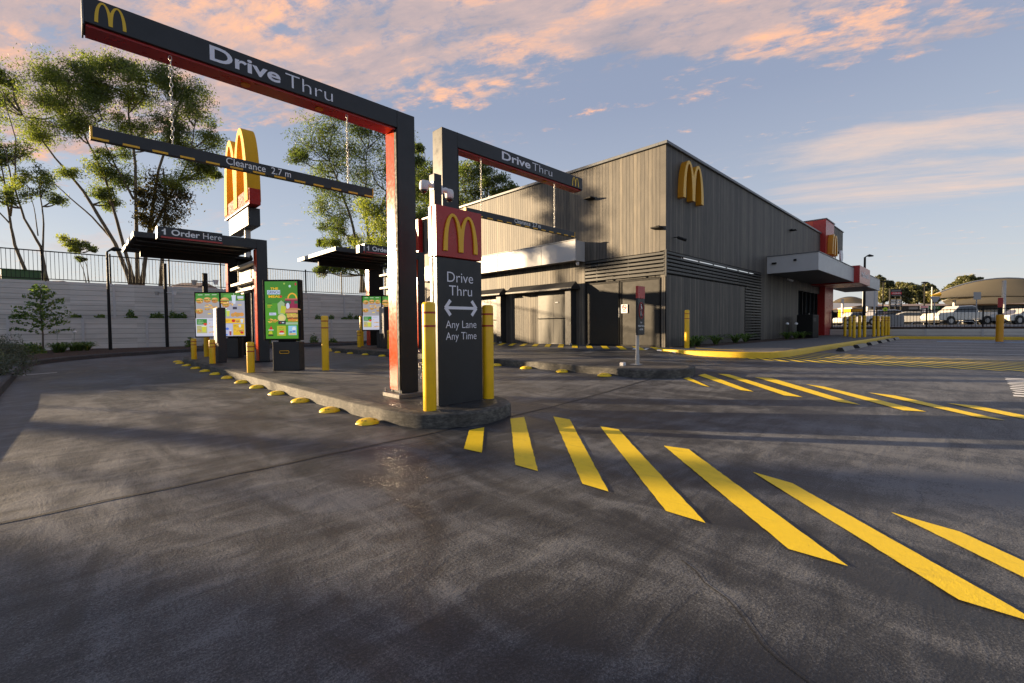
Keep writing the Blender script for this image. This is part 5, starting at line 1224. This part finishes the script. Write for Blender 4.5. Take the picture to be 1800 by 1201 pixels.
b.box(-1.3, .6, 0, .15, at(1534, 531, 58).z - a.z - .6, at(1534, 508, 58).z - a.z, M=Matrix.Rotation(FA, 4, 'Z')); b.build('panel', M['white'], t, local=True); b = MB(); b.box(-1.2, -1.05, .02, .12, .9 - a.z, at(1534, 531, 58).z - a.z - .61, M=Matrix.Rotation(FA, 4, 'Z')); b.box(.4, .55, .02, .12, .9 - a.z, at(1534, 531, 58).z - a.z - .61, M=Matrix.Rotation(FA, 4, 'Z')); b.build('leg', M['blackm'], t, local=True)
# pylon sign
D = 66; s = D / 791.8; a = at(1574, 560, D); t = empty('pylon_sign', (a.x, a.y, .9), FA, 'dark shopping centre pylon sign with a red name panel and white tenant panels', 'sign')
zz = lambda y: at(1574, y, D).z - .9
b = MB(); b.box(-10.5 * s, -9.3 * s, 0, .25, 0, zz(508)); b.box(9.3 * s, 10.5 * s, 0, .25, 0, zz(508)); b.box(-.4 * s, .6 * s, 0, .2, 0, zz(522)); b.build('frame', M['blackm'], t, local=True)
b = MB(); b.box(-9.2 * s, 9.2 * s, .02, .22, zz(521), zz(508.5)); b.build('header_panel', M['charcoal'], t, local=True)
b = MB(); b.box(-9.2 * s, 9.2 * s, -.02, .015, zz(518), zz(514), (.55, .02, .03)); 
for y0, y1, c_ in ((526.8, 525, (.45, .30, .08)), (530.2, 526.3, (.55, .54, .5)), (534.5, 531, (.55, .54, .52)), (539, 535.6, (.3, .29, .28))):
    b.box(-9.0 * s, -.8 * s, -.02, .18, zz(y0), zz(y1) - .02, c_); b.box(.9 * s, 9.0 * s, -.02, .18, zz(y0), zz(y1) - .02, c_)
X = Matrix.Rotation(R(90), 4, 'X')
text_xf(b, 'COLES', 14 * s, 2.4 * s, Matrix.Translation((-7 * s, -.03, zz(517.2))) @ X, .03, (.7, .68, .68)); b.box(-8 * s, 8 * s, .005, .018, zz(512.4), zz(511.2), (.22, .23, .23)); b.box(-7.5 * s, 7.5 * s, .005, .018, zz(520.2), zz(519.5), (.22, .22, .22))
b.build('tenant_panels', M['printed'], t, local=True, color=True)
# ------------------------------------------------------------------ trees
ORD_ = ['first', 'second', 'third', 'fourth', 'fifth', 'sixth', 'seventh', 'eighth', 'ninth']
def leaf_mesh(name, pts, nrm_jit, size, mat, parent, droop=.4, tints=None):
    """pts: (n,3) leaf centres; every leaf is a small pointed blade"""
    n = len(pts); d = nrs.normal(size=(n, 3)); d[:, 2] -= droop; d /= np.linalg.norm(d, axis=1)[:, None]
    u = nrs.normal(size=(n, 3)); w = np.cross(d, u); w /= np.linalg.norm(w, axis=1)[:, None]
    l = size[0] * nrs.uniform(.6, 1.3, (n, 1)); k = size[1] * nrs.uniform(.6, 1.3, (n, 1))
    P = np.asarray(pts); off = np.array(wloc(parent))
    v = np.stack([P - d * l / 2, P + w * k / 2, P + d * l / 2, P - w * k / 2], 1).reshape(-1, 3) - off
    me = bpy.data.meshes.new(name); me.vertices.add(4 * n); me.vertices.foreach_set('co', v.ravel())
    me.loops.add(4 * n); me.loops.foreach_set('vertex_index', np.arange(4 * n)); me.polygons.add(n)
    me.polygons.foreach_set('loop_start', np.arange(n) * 4); me.polygons.foreach_set('loop_total', np.full(n, 4))
    me.update(); c = me.color_attributes.new('Col', 'FLOAT_COLOR', 'CORNER')
    t = nrs.uniform(0, 1, n) if tints is None else np.clip(np.asarray(tints) + nrs.normal(0, .18, n), 0, 1)
    c.data.foreach_set('color', np.repeat(np.stack([t, t, t, np.ones(n)], 1), 4, 0).ravel())
    me.materials.append(mat); o = bpy.data.objects.new(name, me); col.objects.link(o); o.parent = parent; return o
def tree(name, label, cat, base, D, trunks, clumps, sc=None, mat='gum', dens=1., lsize=(.30, .10), depth=.5, group=None, r0=.28, droop=.4):
    """trunks / clumps are drawn in a 2-D sketch (u to the right, w up, in sketch units) and spread in depth"""
    t = empty(name, base, 0, label, cat, group); s = sc or D / 791.8; B = Vector(base)
    def W3(u, w, dv): return B + RH * (u * s) + Vector((0, 0, w * s)) + FH * dv
    tb = MB(); segs = []
    for ti, tr in enumerate(trunks):
        rr = tr[0]; pts = tr[1]; dv = rnd.uniform(-1, 1) * depth * 1.2; L_ = []
        m_ = len(pts)
        for i in range(m_ - 1):
            for j in range(4):
                f = j / 4; u = pts[i][0] + (pts[i + 1][0] - pts[i][0]) * f; w = pts[i][1] + (pts[i + 1][1] - pts[i][1]) * f
                tt = (i + f) / (m_ - 1); L_.append(W3(u + rnd.uniform(-1.2, 1.2) * tt, w, dv * tt * s * 30 / 2))
        L_.append(W3(pts[-1][0], pts[-1][1], dv * s * 30 / 2)); n = len(L_)
        rad = [rr * .58 * r0 / .28 * (1 - .80 * i / (n - 1)) for i in range(n)]
        if pts[0][1] <= 1: rad[0] *= 1.35
        tb.tube(L_, rad, 8); segs += [(L_[i], rad[i]) for i in range(n)]
    P = []; T = []
    for (u, w, r, *tn) in clumps:
        tint = tn[0] if tn else rnd.uniform(.15, .75); R_ = r * s; c = W3(u, w, rnd.uniform(-1, 1) * depth * 60 * s)
        best = min(segs, key=lambda q: (q[0] - c).length + max(0, q[0].z - c.z + .6 * R_) * 3)
        a = best[0]; m1 = a.lerp(c, .5) + Vector((rnd.uniform(-.3, .3) * R_, rnd.uniform(-.3, .3) * R_, -.08 * (c - a).length))
        tb.tube([a, a.lerp(m1, .5) + Vector((0, 0, -.03)), m1, m1.lerp(c, .6), c], [min(best[1] * .6, .09), .06 * s / .043, .045 * s / .043, .03 * s / .043, .012], 5)
        k = 9
        for j in range(k):
            dd = Vector((rnd.gauss(0, 1), rnd.gauss(0, 1), rnd.gauss(0, .75))).normalized() * R_ * rnd.uniform(.3, 1.15); q = c + dd; rs = R_ * rnd.uniform(.55, 1.25)
            tb.tube([c, c.lerp(q, .5) + Vector((0, 0, -.05 * R_)), q], [.022 * s / .043, .015 * s / .043, .006], 4, False)
            m_ = int(105 * dens * rnd.uniform(.7, 1.3)); g = nrs.normal(size=(m_, 3)); g /= np.linalg.norm(g, axis=1)[:, None]
            g *= (nrs.uniform(.05, 1, (m_, 1)) ** .55) * rs * np.array([1, 1, .72]); P.append(np.array(q) + g); jt = tint + rnd.uniform(-.22, .22); T.append(np.full(m_, jt))
    tb.build('trunk', M['bark'], t, smooth=True)
    leaf_mesh('crown', np.concatenate(P), 0, lsize, M[mat], t, droop, np.concatenate(T)); return t
def Z(lst, ox, oy, bx, by, k, dr=0): return [((ox + x / k) - bx, by - (oy + y / k), r / k + dr) for x, y, r in lst]
# big multi-stem gum behind the wall
C1 = [(60, 250, 60), (180, 270, 90), (380, 215, 90), (330, 330, 100), (620, 170, 80), (700, 230, 70), (880, 160, 90), (960, 230, 70), (560, 290, 110), (730, 290, 90), (1130, 280, 90), (1290, 320, 90), (1340, 480, 90), (1240, 410, 90), (420, 430, 110),
      (250, 520, 90), (550, 460, 100), (700, 370, 80), (880, 340, 70), (1000, 300, 60), (900, 530, 90), (780, 490, 70), (600, 600, 70), (1150, 540, 70), (1250, 600, 80), (1400, 650, 70), (1380, 800, 80), (1300, 900, 65), (1440, 830, 45), (700, 860, 80),
      (830, 860, 80), (640, 960, 60), (820, 700, 60), (130, 430, 70), (60, 370, 70), (480, 230, 80), (1050, 380, 60), (1190, 350, 80), (330, 600, 60), (480, 540, 80), (760, 1000, 40), (580, 880, 40), (1180, 640, 60), (1040, 640, 50)]
b1 = (240, 503); p = at(240, 503, 34)
C1 += [(x + rnd.uniform(-75, 75), y + rnd.uniform(-60, 60), r * .75) for x, y, r in C1[:33]]
tr1 = [(.27, [(-5, 0), (-30, 73), (-80, 163), (-125, 220), (-175, 290)]), (.22, [(0, 0), (-22, 90), (-45, 185), (-80, 265), (-120, 330)]), (.25, [(5, 0), (5, 100), (5, 210), (-5, 300), (-5, 370)]),
       (.24, [(12, 0), (30, 100), (50, 200), (85, 290), (100, 340)]), (.2, [(25, 80), (65, 150), (105, 215), (120, 290)]), (.14, [(-30, 73), (-70, 120), (-120, 165), (-170, 215)]), (.14, [(3, 150), (-30, 220), (-60, 300)])]
tree('gum_tree', 'largest spreading gum tree at the left with several bare leaning stems', 'tree', p, 34, tr1, [(u, w, r * 1.1) for u, w, r in Z(C1, 0, 80, *b1, 3.752)], dens=1.25, depth=.42, lsize=(.185, .062), group='gum trees behind the wall')
# creeper on its stem
vn = empty('climbing_vine', at(285, 505, 33.2), 0, 'dark brown hanging creeper on the right stem of the largest gum tree', 'vine'); P = []
for (x, y, r) in [(1060, 900, 70), (1120, 960, 90), (1180, 1030, 90), (1100, 1060, 90), (1190, 1110, 70), (1060, 1130, 70), (1140, 1170, 60), (960, 980, 35), (970, 1060, 40), (965, 1140, 45), (1020, 1000, 60), (1240, 1000, 50), (1000, 1180, 40), (1080, 980, 80)]:
    c = at(x / 3.752, 80 + y / 3.752, 33.2); rr = r / 3.752 * .042; g = nrs.normal(size=(520, 3)) * rr * .5 * np.array([1, 1, .9]); P.append(np.array(c) + g)
leaf_mesh('foliage', np.concatenate(P), 0, (.16, .09), M['vine'], vn, 1.2)
b = MB(); b.tube([at(285, 505, 33.3), at(292, 430, 33.3), at(300, 340, 33.3), at(296, 300, 33.3)], [.14, .10, .08, .05], 8); b.build('stem', M['bark'], vn, smooth=True)
# left edge gums
C2 = [(20, 750, 70), (80, 690, 70), (150, 740, 60), (180, 700, 50), (60, 800, 50), (0, 850, 60), (20, 640, 60), (-60, 700, 70), (-90, 800, 60), (110, 780, 40), (-30, 560, 80), (0, 450, 90), (-70, 480, 90), (-40, 350, 80), (50, 520, 70)]
p = at(55, 492, 27); tree('gum_tree', 'slim gum tree at the left edge behind the green cabinet', 'tree', p, 27, [(.16, [(0, 0), (-22, 60), (-28, 100), (-35, 170), (-50, 280)]), (.08, [(-27, 95), (-60, 130), (-90, 160)]), (.1, [(-28, 110), (-15, 180), (-10, 240), (-30, 330)])],
     Z(C2, 0, 80, 55, 492, 3.752), dens=.5, depth=.25, lsize=(.16, .055), group='gum trees behind the wall')
C3 = [(210, 860, 45), (290, 850, 50), (340, 900, 50), (370, 930, 40), (230, 930, 45), (310, 960, 45), (250, 1000, 40), (370, 1010, 40), (70, 930, 45), (110, 990, 35), (60, 1040, 40), (0, 1000, 50), (160, 1040, 30), (420, 1040, 30)]
p = at(86, 496, 26); tree('gum_tree', 'slender forked gum tree, second from the left edge', 'tree', p, 26, [(.15, [(0, 0), (-8, 60), (-35, 110), (-55, 180), (-65, 240)]), (.09, [(-6, 40), (-1, 100), (-5, 160), (-12, 200)]), (.05, [(-12, 80), (-18, 130), (-35, 190)])],
     Z(C3, 0, 80, 86, 496, 3.752), dens=.42, depth=.2, lsize=(.15, .05), group='gum trees behind the wall')
C4 = [(118, 418, 8, .9), (128, 422, 9, .9), (138, 428, 8, .6), (125, 432, 7, .8), (150, 430, 6, .3), (160, 436, 6, .2), (146, 440, 6, .5), (172, 441, 5, .2), (134, 440, 6, .5), (150, 457, 4, .3), (140, 455, 4, .3)]
p = at(155, 499, 31); tree('sapling', 'thin sapling with a small yellow green crown above the wall', 'tree', p, 31, [(.05, [(0, 0), (-4, 25), (-15, 50), (-22, 75)]), (.05, [(5, 0), (2, 30), (-6, 50), (-12, 68)])], [(x - 155, 499 - y, r, c) for x, y, r, c in C4], dens=.28, depth=.1, lsize=(.15, .06), group='gum trees behind the wall')
# centre gums
C5 = [(575, 240, 24), (600, 232, 20), (630, 228, 20), (655, 238, 20), (685, 245, 22), (710, 262, 24), (560, 270, 24), (590, 265, 22), (530, 272, 12), (540, 290, 14), (620, 262, 22), (650, 268, 24), (690, 285, 24), (720, 300, 22), (735, 285, 14), (570, 305, 22), (600, 300, 24), (630, 305, 24), (665, 312, 26),
      (700, 325, 24), (580, 335, 20), (610, 340, 22), (570, 365, 18), (600, 375, 20), (640, 345, 24), (575, 395, 16), (600, 405, 18), (620, 420, 16), (595, 430, 14), (565, 425, 8), (720, 345, 20), (735, 330, 14)]
p = at(640, 515, 40); tree('gum_tree', 'tall gum tree behind the far order portal with an open blue green crown', 'tree', p, 40, [(.3, [(0, 0), (-5, 60), (-20, 130), (-45, 200), (-60, 240)]), (.28, [(5, 0), (10, 90), (5, 170), (10, 250)]), (.2, [(8, 60), (30, 140), (60, 210), (75, 240)]), (.12, [(-8, 70), (-35, 110), (-60, 140)])],
     [(x - 640, 515 - y, r, rnd.uniform(.05, .5)) for x, y, r in C5], dens=1.3, depth=.35, lsize=(.21, .07), group='gum trees behind the wall')
C6 = [(650, 370, 22, .7), (675, 360, 24, .6), (700, 375, 26, .6), (665, 395, 26, .75), (690, 405, 26, .7), (715, 400, 24, .6), (650, 425, 22, .7), (680, 430, 26, .75), (710, 432, 26, .7), (735, 415, 22, .5), (640, 450, 18, .6), (670, 458, 20, .6), (700, 462, 22, .6), (740, 440, 22, .5), (740, 390, 16, .5), (620, 470, 14, .4), (655, 478, 12, .5), (590, 470, 10, .3), (575, 478, 8, .3), (600, 455, 10, .3)]
p = at(665, 515, 37); tree('wattle_tree', 'denser olive tree in front of the tall gum, beside the gantry post', 'tree', p, 37, [(.22, [(0, 0), (4, 60), (10, 110), (20, 150)]), (.16, [(3, 30), (-10, 70), (-15, 110)]), (.14, [(-30, 0), (-28, 40), (-20, 70)])], [(x - 665, 515 - y, r, c) for x, y, r, c in C6], dens=1.3, depth=.3, lsize=(.22, .08), group='gum trees behind the wall')
C7 = [(750, 305, 16), (755, 325, 18), (748, 345, 18), (760, 370, 18), (745, 385, 14), (740, 265, 8)]
p = at(760, 515, 46); tree('gum_tree', 'dark gum tree glimpsed between the gantry post and the camera pole', 'tree', p, 46, [(.2, [(0, 0), (-5, 80), (-8, 160), (-8, 240)])], [(x - 760, 515 - y, r * 1.2, .25) for x, y, r in C7 + [(770, 340, 18), (775, 310, 16)]], dens=1.1, depth=.2, lsize=(.32, .12), group='gum trees behind the wall')
C8 = [(820, 292, 16), (835, 300, 18), (855, 302, 14), (815, 315, 18), (840, 322, 18), (862, 325, 14), (880, 318, 14), (898, 332, 12), (820, 340, 16), (845, 345, 16), (870, 345, 12), (888, 340, 14), (815, 360, 14), (835, 365, 12), (860, 335, 12), (850, 285, 10), (905, 338, 6)]
p = at(845, 430, 50); tree('gum_tree', 'gum tree rising behind the restaurant roof under the right gantry beam', 'tree', Vector((p.x, p.y, 3.4)), 50, [(.22, [(0, -95), (0, 0), (-5, 70), (-15, 120)]), (.16, [(0, 10), (15, 70), (40, 100)]), (.12, [(0, 40), (5, 90), (5, 130)])], [(x - 845, 575 - 36 - y, r, rnd.uniform(.1, .6)) for x, y, r in C8], dens=.9, depth=.25, lsize=(.28, .10), group='gum trees behind the wall')
# unseen gums added on the bank further left to shade the forecourt
for k, (x, y, h_, lo, n_, dn, lab) in enumerate(((-11, 37, 11, 250, 18, .4, 'unseen gum tree added for shade, first beyond the left edge of the picture'), (-18.3, 38, 11.5, 250, 14, .4, 'unseen gum tree added for shade, second beyond the left edge of the picture'), (-23.3, 36.5, 10, 40, 170, 1.9, 'unseen gum tree added for shade, third beyond the left edge of the picture'), (-29.5, 38, 11, 40, 150, 1.7, 'unseen gum tree added for shade, fourth beyond the left edge of the picture'))):
    s_ = h_ / 370
    cl = [((u - 240) * 1.0, w, r) for u, w, r in [(rnd.uniform(90, 390), rnd.uniform(lo, 380), rnd.uniform(20, 34)) for _ in range(n_)]]
    tree('gum_tree', lab, 'tree', Vector((x, y, 3.4)), 34, tr1[:5], cl, sc=s_, dens=dn, depth=.8, lsize=(.36, .14), group='gum trees behind the wall', r0=.2)
for k in range(9):  # unseen row of bushes added on the bank to shade the left lane
    x = -17.4 - k * 2.3; y = 34.6 + (k % 3) * .8; hh = (1.15, 1.35, 1.5)[k % 3]; t = empty('shade_bush', (x, y, 3.4), 0, ORD_[k] + ' unseen shrub added on the bank to shade the lane', 'shade_bush', 'unseen bushes added for shade')
    g = nrs.normal(size=(5200, 3)); g /= np.linalg.norm(g, axis=1)[:, None]; g *= nrs.uniform(.35, 1, (5200, 1)) ** .5; g[:, 2] = np.abs(g[:, 2])
    g *= 1 + .2 * np.sin(g[:, :1] * 6 + k) * np.cos(g[:, 1:2] * 5); leaf_mesh('leaves', np.array([x, y, 3.4]) + g * np.array([1.5, 1.2, hh]), 0, (.2, .09), M['gum'], t)
    b = MB(); [b.tube([(x, y, 3.35), (x + rnd.uniform(-.7, .7), y + rnd.uniform(-.5, .5), 3.4 + hh * .8)], [.05, .015], 5, False) for _ in range(5)]; b.build('stems', M['bark'], t)
# ------------------------------------------------------------------ garden plants
def clump_plant(name, label, cat, x, y, z, r, h, n, mat, ls, group, blades=False):
    t = empty(name, (x, y, z), 0, label, cat, group)
    if blades:
        b = MB()
        for i in range(n):
            a = rnd.uniform(0, 6.28); l = h * rnd.uniform(.6, 1.1); o_ = r * rnd.uniform(.5, 1.1); w = .012 * ls; px_ = Vector((-math.sin(a), math.cos(a), 0)) * w; d = Vector((math.cos(a), math.sin(a), 0)); s0 = Vector((x, y, z)) + d * r * .12 * rnd.random()
            p1 = s0 + d * o_ * .35 + Vector((0, 0, l * .65)); p2 = s0 + d * o_ * .8 + Vector((0, 0, l * .85)); p3 = s0 + d * o_ * 1.15 + Vector((0, 0, l * .6)); g = rnd.random(); c = (g, g, g)
            b.add([s0 - px_, s0 + px_, p1 + px_, p1 - px_, p2 + px_ * .8, p2 - px_ * .8, p3], [(0, 1, 2, 3), (3, 2, 4, 5), (5, 4, 6)], c)
        b.build('leaves', M[mat], t, color=True)
    else:
        g = nrs.normal(size=(n, 3)); g /= np.linalg.norm(g, axis=1)[:, None]; g *= nrs.uniform(.3, 1, (n, 1)) ** .5; g[:, 2] = np.abs(g[:, 2]); lump = 1 + .25 * np.sin(g[:, :1] * 7 + x) * np.cos(g[:, 1:2] * 6 + y)
        P = np.array([x, y, z]) + g * lump * np.array([r, r, h]); leaf_mesh('leaves', P, 0, ls, M[mat], t, -.3)
        b = MB()
        for i in range(7): a = rnd.uniform(0, 6.28); b.tube([(x, y, z - .02), (x + math.cos(a) * r * .5, y + math.sin(a) * r * .5, z + h * .6)], [.012, .004], 4, False)
        b.build('stems', M['bark'], t)
    return t
p = at(74, 622, 18.5); G = 'plants in the garden bed by the wall'
t = empty('young_tree', (p.x, p.y, .15), 0, 'young leafy tree with a thin stem in the left garden bed', 'tree'); tb = MB(); B0 = Vector((p.x, p.y, .15)); P = []
stem = [B0, B0 + Vector((.02, 0, .8)), B0 + Vector((-.03, .02, 1.7)), B0 + Vector((.02, 0, 2.75))]; tb.tube(stem, [.035, .028, .018, .006], 7)
for i in range(38):
    z = .75 + 1.95 * (i / 37) ** .9; a = i * 2.4 + rnd.uniform(-.4, .4); l = (1.15 - .95 * abs(z - 1.25) / 1.6 * (1 if z > 1.25 else .5)) * rnd.uniform(.65, 1.1); d = Vector((math.cos(a), math.sin(a), rnd.uniform(.25, .6)))
    s0 = B0 + Vector((0, 0, z)); c1 = s0 + d * l * .5 + Vector((0, 0, .04)); c2 = s0 + d * l + Vector((0, 0, -.05 * l)); tb.tube([s0, c1, c2], [.010, .006, .002], 4, False)
    for k in range(int(44 * l) + 6):
        f = rnd.uniform(.18, 1.02); q = s0.lerp(c1, f * 2) if f < .5 else c1.lerp(c2, f * 2 - 1); P.append(q + Vector((rnd.gauss(0, .05), rnd.gauss(0, .05), rnd.gauss(0, .035))))
tb.build('trunk', M['bark'], t, smooth=True); leaf_mesh('crown', np.array([v[:] for v in P]), 0, (.13, .07), M['shrub'], t, .1)
for i, (px, py, D, r, h, lab) in enumerate(((2, 660, 12.5, .95, .85, 'large silvery grey shrub at the left edge by the kerb'), (22, 650, 14.5, .6, .7, 'smaller silvery grey shrub just behind the large one'), (-30, 700, 9.5, .8, .6, 'grey shrub low at the left edge'))):
    p = at(px, py, D); clump_plant('grey_shrub', lab, 'shrub', p.x - .25, p.y, .12, r, h, 5200, 'greyshrub', (.07, .02), G)
for px, D, r, h, lab in ((44, 17, .42, .5, 'leafy green shrub left of the young tree'), (58, 17.4, .34, .45, 'green shrub with a pale flower stem beside the young tree'), (30, 18.6, .3, .3, 'low green shrub behind the silvery shrubs')):
    p = at(px, 625, D); clump_plant('green_shrub', lab, 'shrub', p.x, p.y, .12, r, h, 900, 'shrub', (.10, .06), G)
for i, (px, D, lab) in enumerate(((98, 19, 'strappy lily plant right of the young tree'), (108, 19.2, 'second strappy lily plant right of the young tree'), (128, 19.8, 'strappy lily plant with white flower heads in front of the wall'), (140, 20, 'strappy lily between the young tree and the lamp post'), (152, 20.6, 'last strappy lily before the lamp post'))):
    p = at(px, 620, D); t = clump_plant('lily_plant', lab, 'plant', p.x, p.y, .14, .45, .5, 70, 'shrub', 1.4, G, True)
    if i in (0, 2):
        b = MB(); b.tube([(p.x, p.y, .15), (p.x + .05, p.y, 1.0)], .007, 4); b.build('flower_stem', M['green'], t); b = MB(); b.lathe([(.01, .97), (.07, 1.0), (.08, 1.05), (.03, 1.09)], p.x + .05, p.y, 8); b.build('flower', M['letterw'], t)
PL = []
for i in range(16):
    px = 175 + i * 27 + rnd.uniform(-6, 6)
    if 400 < px < 470: continue
    D = 22.5 + min(5, i * .5); p = at(px, 610, D); y = min(p.y, 29.5); k = y / p.y; r = rnd.uniform(.14, .3)
    if px > 330: p = Vector((p.x * 29.0 / p.y, 29.0, 0)); 
    t = clump_plant('small_shrub', 'small dark shrub number %d along the foot of the sleeper wall' % (i + 1), 'shrub', p.x, p.y, .12, r, rnd.uniform(.25, .6), 260, 'shrub', (.11, .07), 'small shrubs along the wall foot'); PL.append(t)
ORD = ['first', 'second', 'third', 'fourth', 'fifth', 'sixth', 'seventh', 'eighth', 'ninth', 'tenth', 'eleventh', 'twelfth', 'thirteenth', 'fourteenth', 'fifteenth', 'sixteenth']
for i, t in enumerate(PL): t['label'] = ORD[i] + ' small dark shrub from the left along the foot of the sleeper wall'
LP = []
for px in (28, 38, 135, 178, 230, 235, 272, 282, 305, 313, 322, 500, 505, 560, 583, 606, 616, 628, 640):
    q = at(px, 560, 30); k = 30.2 / q.y; x = q.x * k; t = clump_plant('ledge_plant', 'x', 'plant', x, 30.2, 1.68, .2, rnd.uniform(.15, .45), 120, 'shrub', (.12, .08), 'small plants on the ledge between the wall tiers'); LP.append(t)
ORD += ['seventeenth', 'eighteenth', 'nineteenth']
for i, t in enumerate(LP): t['label'] = ORD[i] + ' small plant from the left on the ledge between the two wall tiers'
gp = [(14.9, 6.6, 'strappy plant right of the yellow bollard at the building corner'), (15.6, 6.7, 'second strappy plant along the dark building wall'), (17.2, 6.7, 'low strappy plant midway along the dark building wall'), (19.3, 6.75, 'bright strappy plant before the louvre strip'), (20.3, 6.7, 'strappy plant against the foot of the louvre strip'), (25.6, 6.5, 'strappy plant with a white flower between louvres and bin'), (26.8, 6.4, 'taller strappy plant with a white flower left of the bin'), (27.7, 6.3, 'strappy plant touching the black litter bin'), (40.0, 5.6, 'strappy plant right of the red entrance wall')]
for i, (x, y, lab) in enumerate(gp):
    t = clump_plant('lily_plant', lab, 'plant', x, y, .36, .42, .42, 60, 'shrub', 1.5, 'strappy plants along the restaurant wall', True)
    if i in (5, 6):
        b = MB(); b.tube([(x, y, .36), (x + .05, y, 1.1)], .008, 4); b.build('flower_stem', M['green'], t); b = MB(); b.lathe([(.01, 1.08), (.07, 1.1), (.08, 1.15), (.03, 1.2)], x + .05, y, 8); b.build('flower', M['letterw'], t)
b = MB(); b.prism([(14.25, 7.15), (14.25, 6.3), (22.5, 6.25), (24.5, 5.9), (28.1, 5.9), (28.1, 7.15)], .3, .372); b.build('garden_bed', M['mulch'])['kind'] = 'structure'
# far trees on the right: one thing each
def far_tree(px, ybase, ytop, wpx, D, label, tint=.5, dens=1.):
    p = at(px, ybase, D); s = D / 791.8; h = ybase - ytop
    cl = [(rnd.uniform(-.5, .5) * wpx, h * rnd.uniform(.35, .95), rnd.uniform(.16, .28) * min(h, wpx), tint + rnd.uniform(-.25, .25)) for _ in range(int(14 * max(1, wpx / h)))]
    tree('gum_tree', label, 'tree', p, D, [(.3, [(0, -ybase * 0), (0, h * .5), (wpx * .1, h * .8)]), (.2, [(0, 0), (-wpx * .2, h * .6)])], cl, mat='fartree', dens=dens, depth=.1, lsize=(.62, .34), group='trees beyond the shops', r0=.3)
for a in ((1553, 535, 488, 22, 118, 'tall dark tree standing right at the canopy edge', .1), (1563, 535, 508, 30, 112, 'bushy tree left of the dark pylon sign', .6), (1580, 535, 496, 24, 120, 'brown tinged tree above the pylon sign', .7), (1596, 538, 504, 26, 112, 'round tree just right of the pylon sign', .5),
          (1612, 538, 506, 26, 110, 'wide tree left of the black lamp post', .55), (1630, 538, 504, 26, 114, 'dark tree behind the black lamp post', .25), (1642, 540, 512, 24, 108, 'yellow green tree behind the sail tip', .95), (1672, 540, 500, 30, 122, 'tree showing above the left part of the sail arch', .7),
          (1703, 520, 488, 24, 124, 'isolated tree crown high above the sail arch', .45)): far_tree(*a)
# things above the wall: cabinet, far roofs
p = at(28, 493, 24.5); t = empty('utility_cabinet', (p.x, p.y, 3.45), 0, 'low green utility cabinet behind the pool fence at the left', 'cabinet'); b = MB(); b.box(p.x - .42, p.x + 1.05, p.y - .4, p.y + .7, 3.40, p.z + .52); b.build('cabinet', M['green'], t, bevel=.02)
b = MB(); b.box(p.x - .46, p.x + 1.1, p.y - .45, p.y + .74, p.z + .521, p.z + .56); b.build('lid', M['green'], t, bevel=.01); b = MB(); b.box(p.x - .6, p.x + 1.2, p.y - .55, p.y + .85, 3.38, 3.46); b.build('plinth', M['concpath'], t)
for px0, px1, yb, yt, D, lab in ((-60, 8, 492, 480, 90, 'far red roofed house at the left edge above the wall'), (62, 86, 500, 491, 110, 'tiny far red roof behind the forked gum tree'), (284, 345, 512, 494, 85, 'far brown roofed house above the wall left of the near portal'), (400, 470, 515, 500, 85, 'far roof seen through the near order portal')):
    a = at(px0, yb, D); c = at(px1, yb, D); X = Matrix.Translation((a.x, a.y, 0)) @ Matrix.Rotation(math.atan2(c.y - a.y, c.x - a.x), 4, 'Z'); w = (c - a).length; zt = at(px0, yt, D).z; zm = a.z + (zt - a.z) * .2
    t = empty('house', a, 0, lab, 'house', 'far houses above the wall'); b = MB(); b.box(.4, w - .4, .4, 8, 2, zm, M=X); b.build('wall', M['brick'], t)
    b = MB(); b.add([X @ Vector(v) for v in ((0, 0, zm), (w, 0, zm), (w, 9, zm), (0, 9, zm), (w * .12, 4.5, zt), (w * .88, 4.5, zt))], [(0, 1, 5, 4), (1, 2, 5), (2, 3, 4, 5), (3, 0, 4)]); b.build('roof', M['roofbrown'], t)
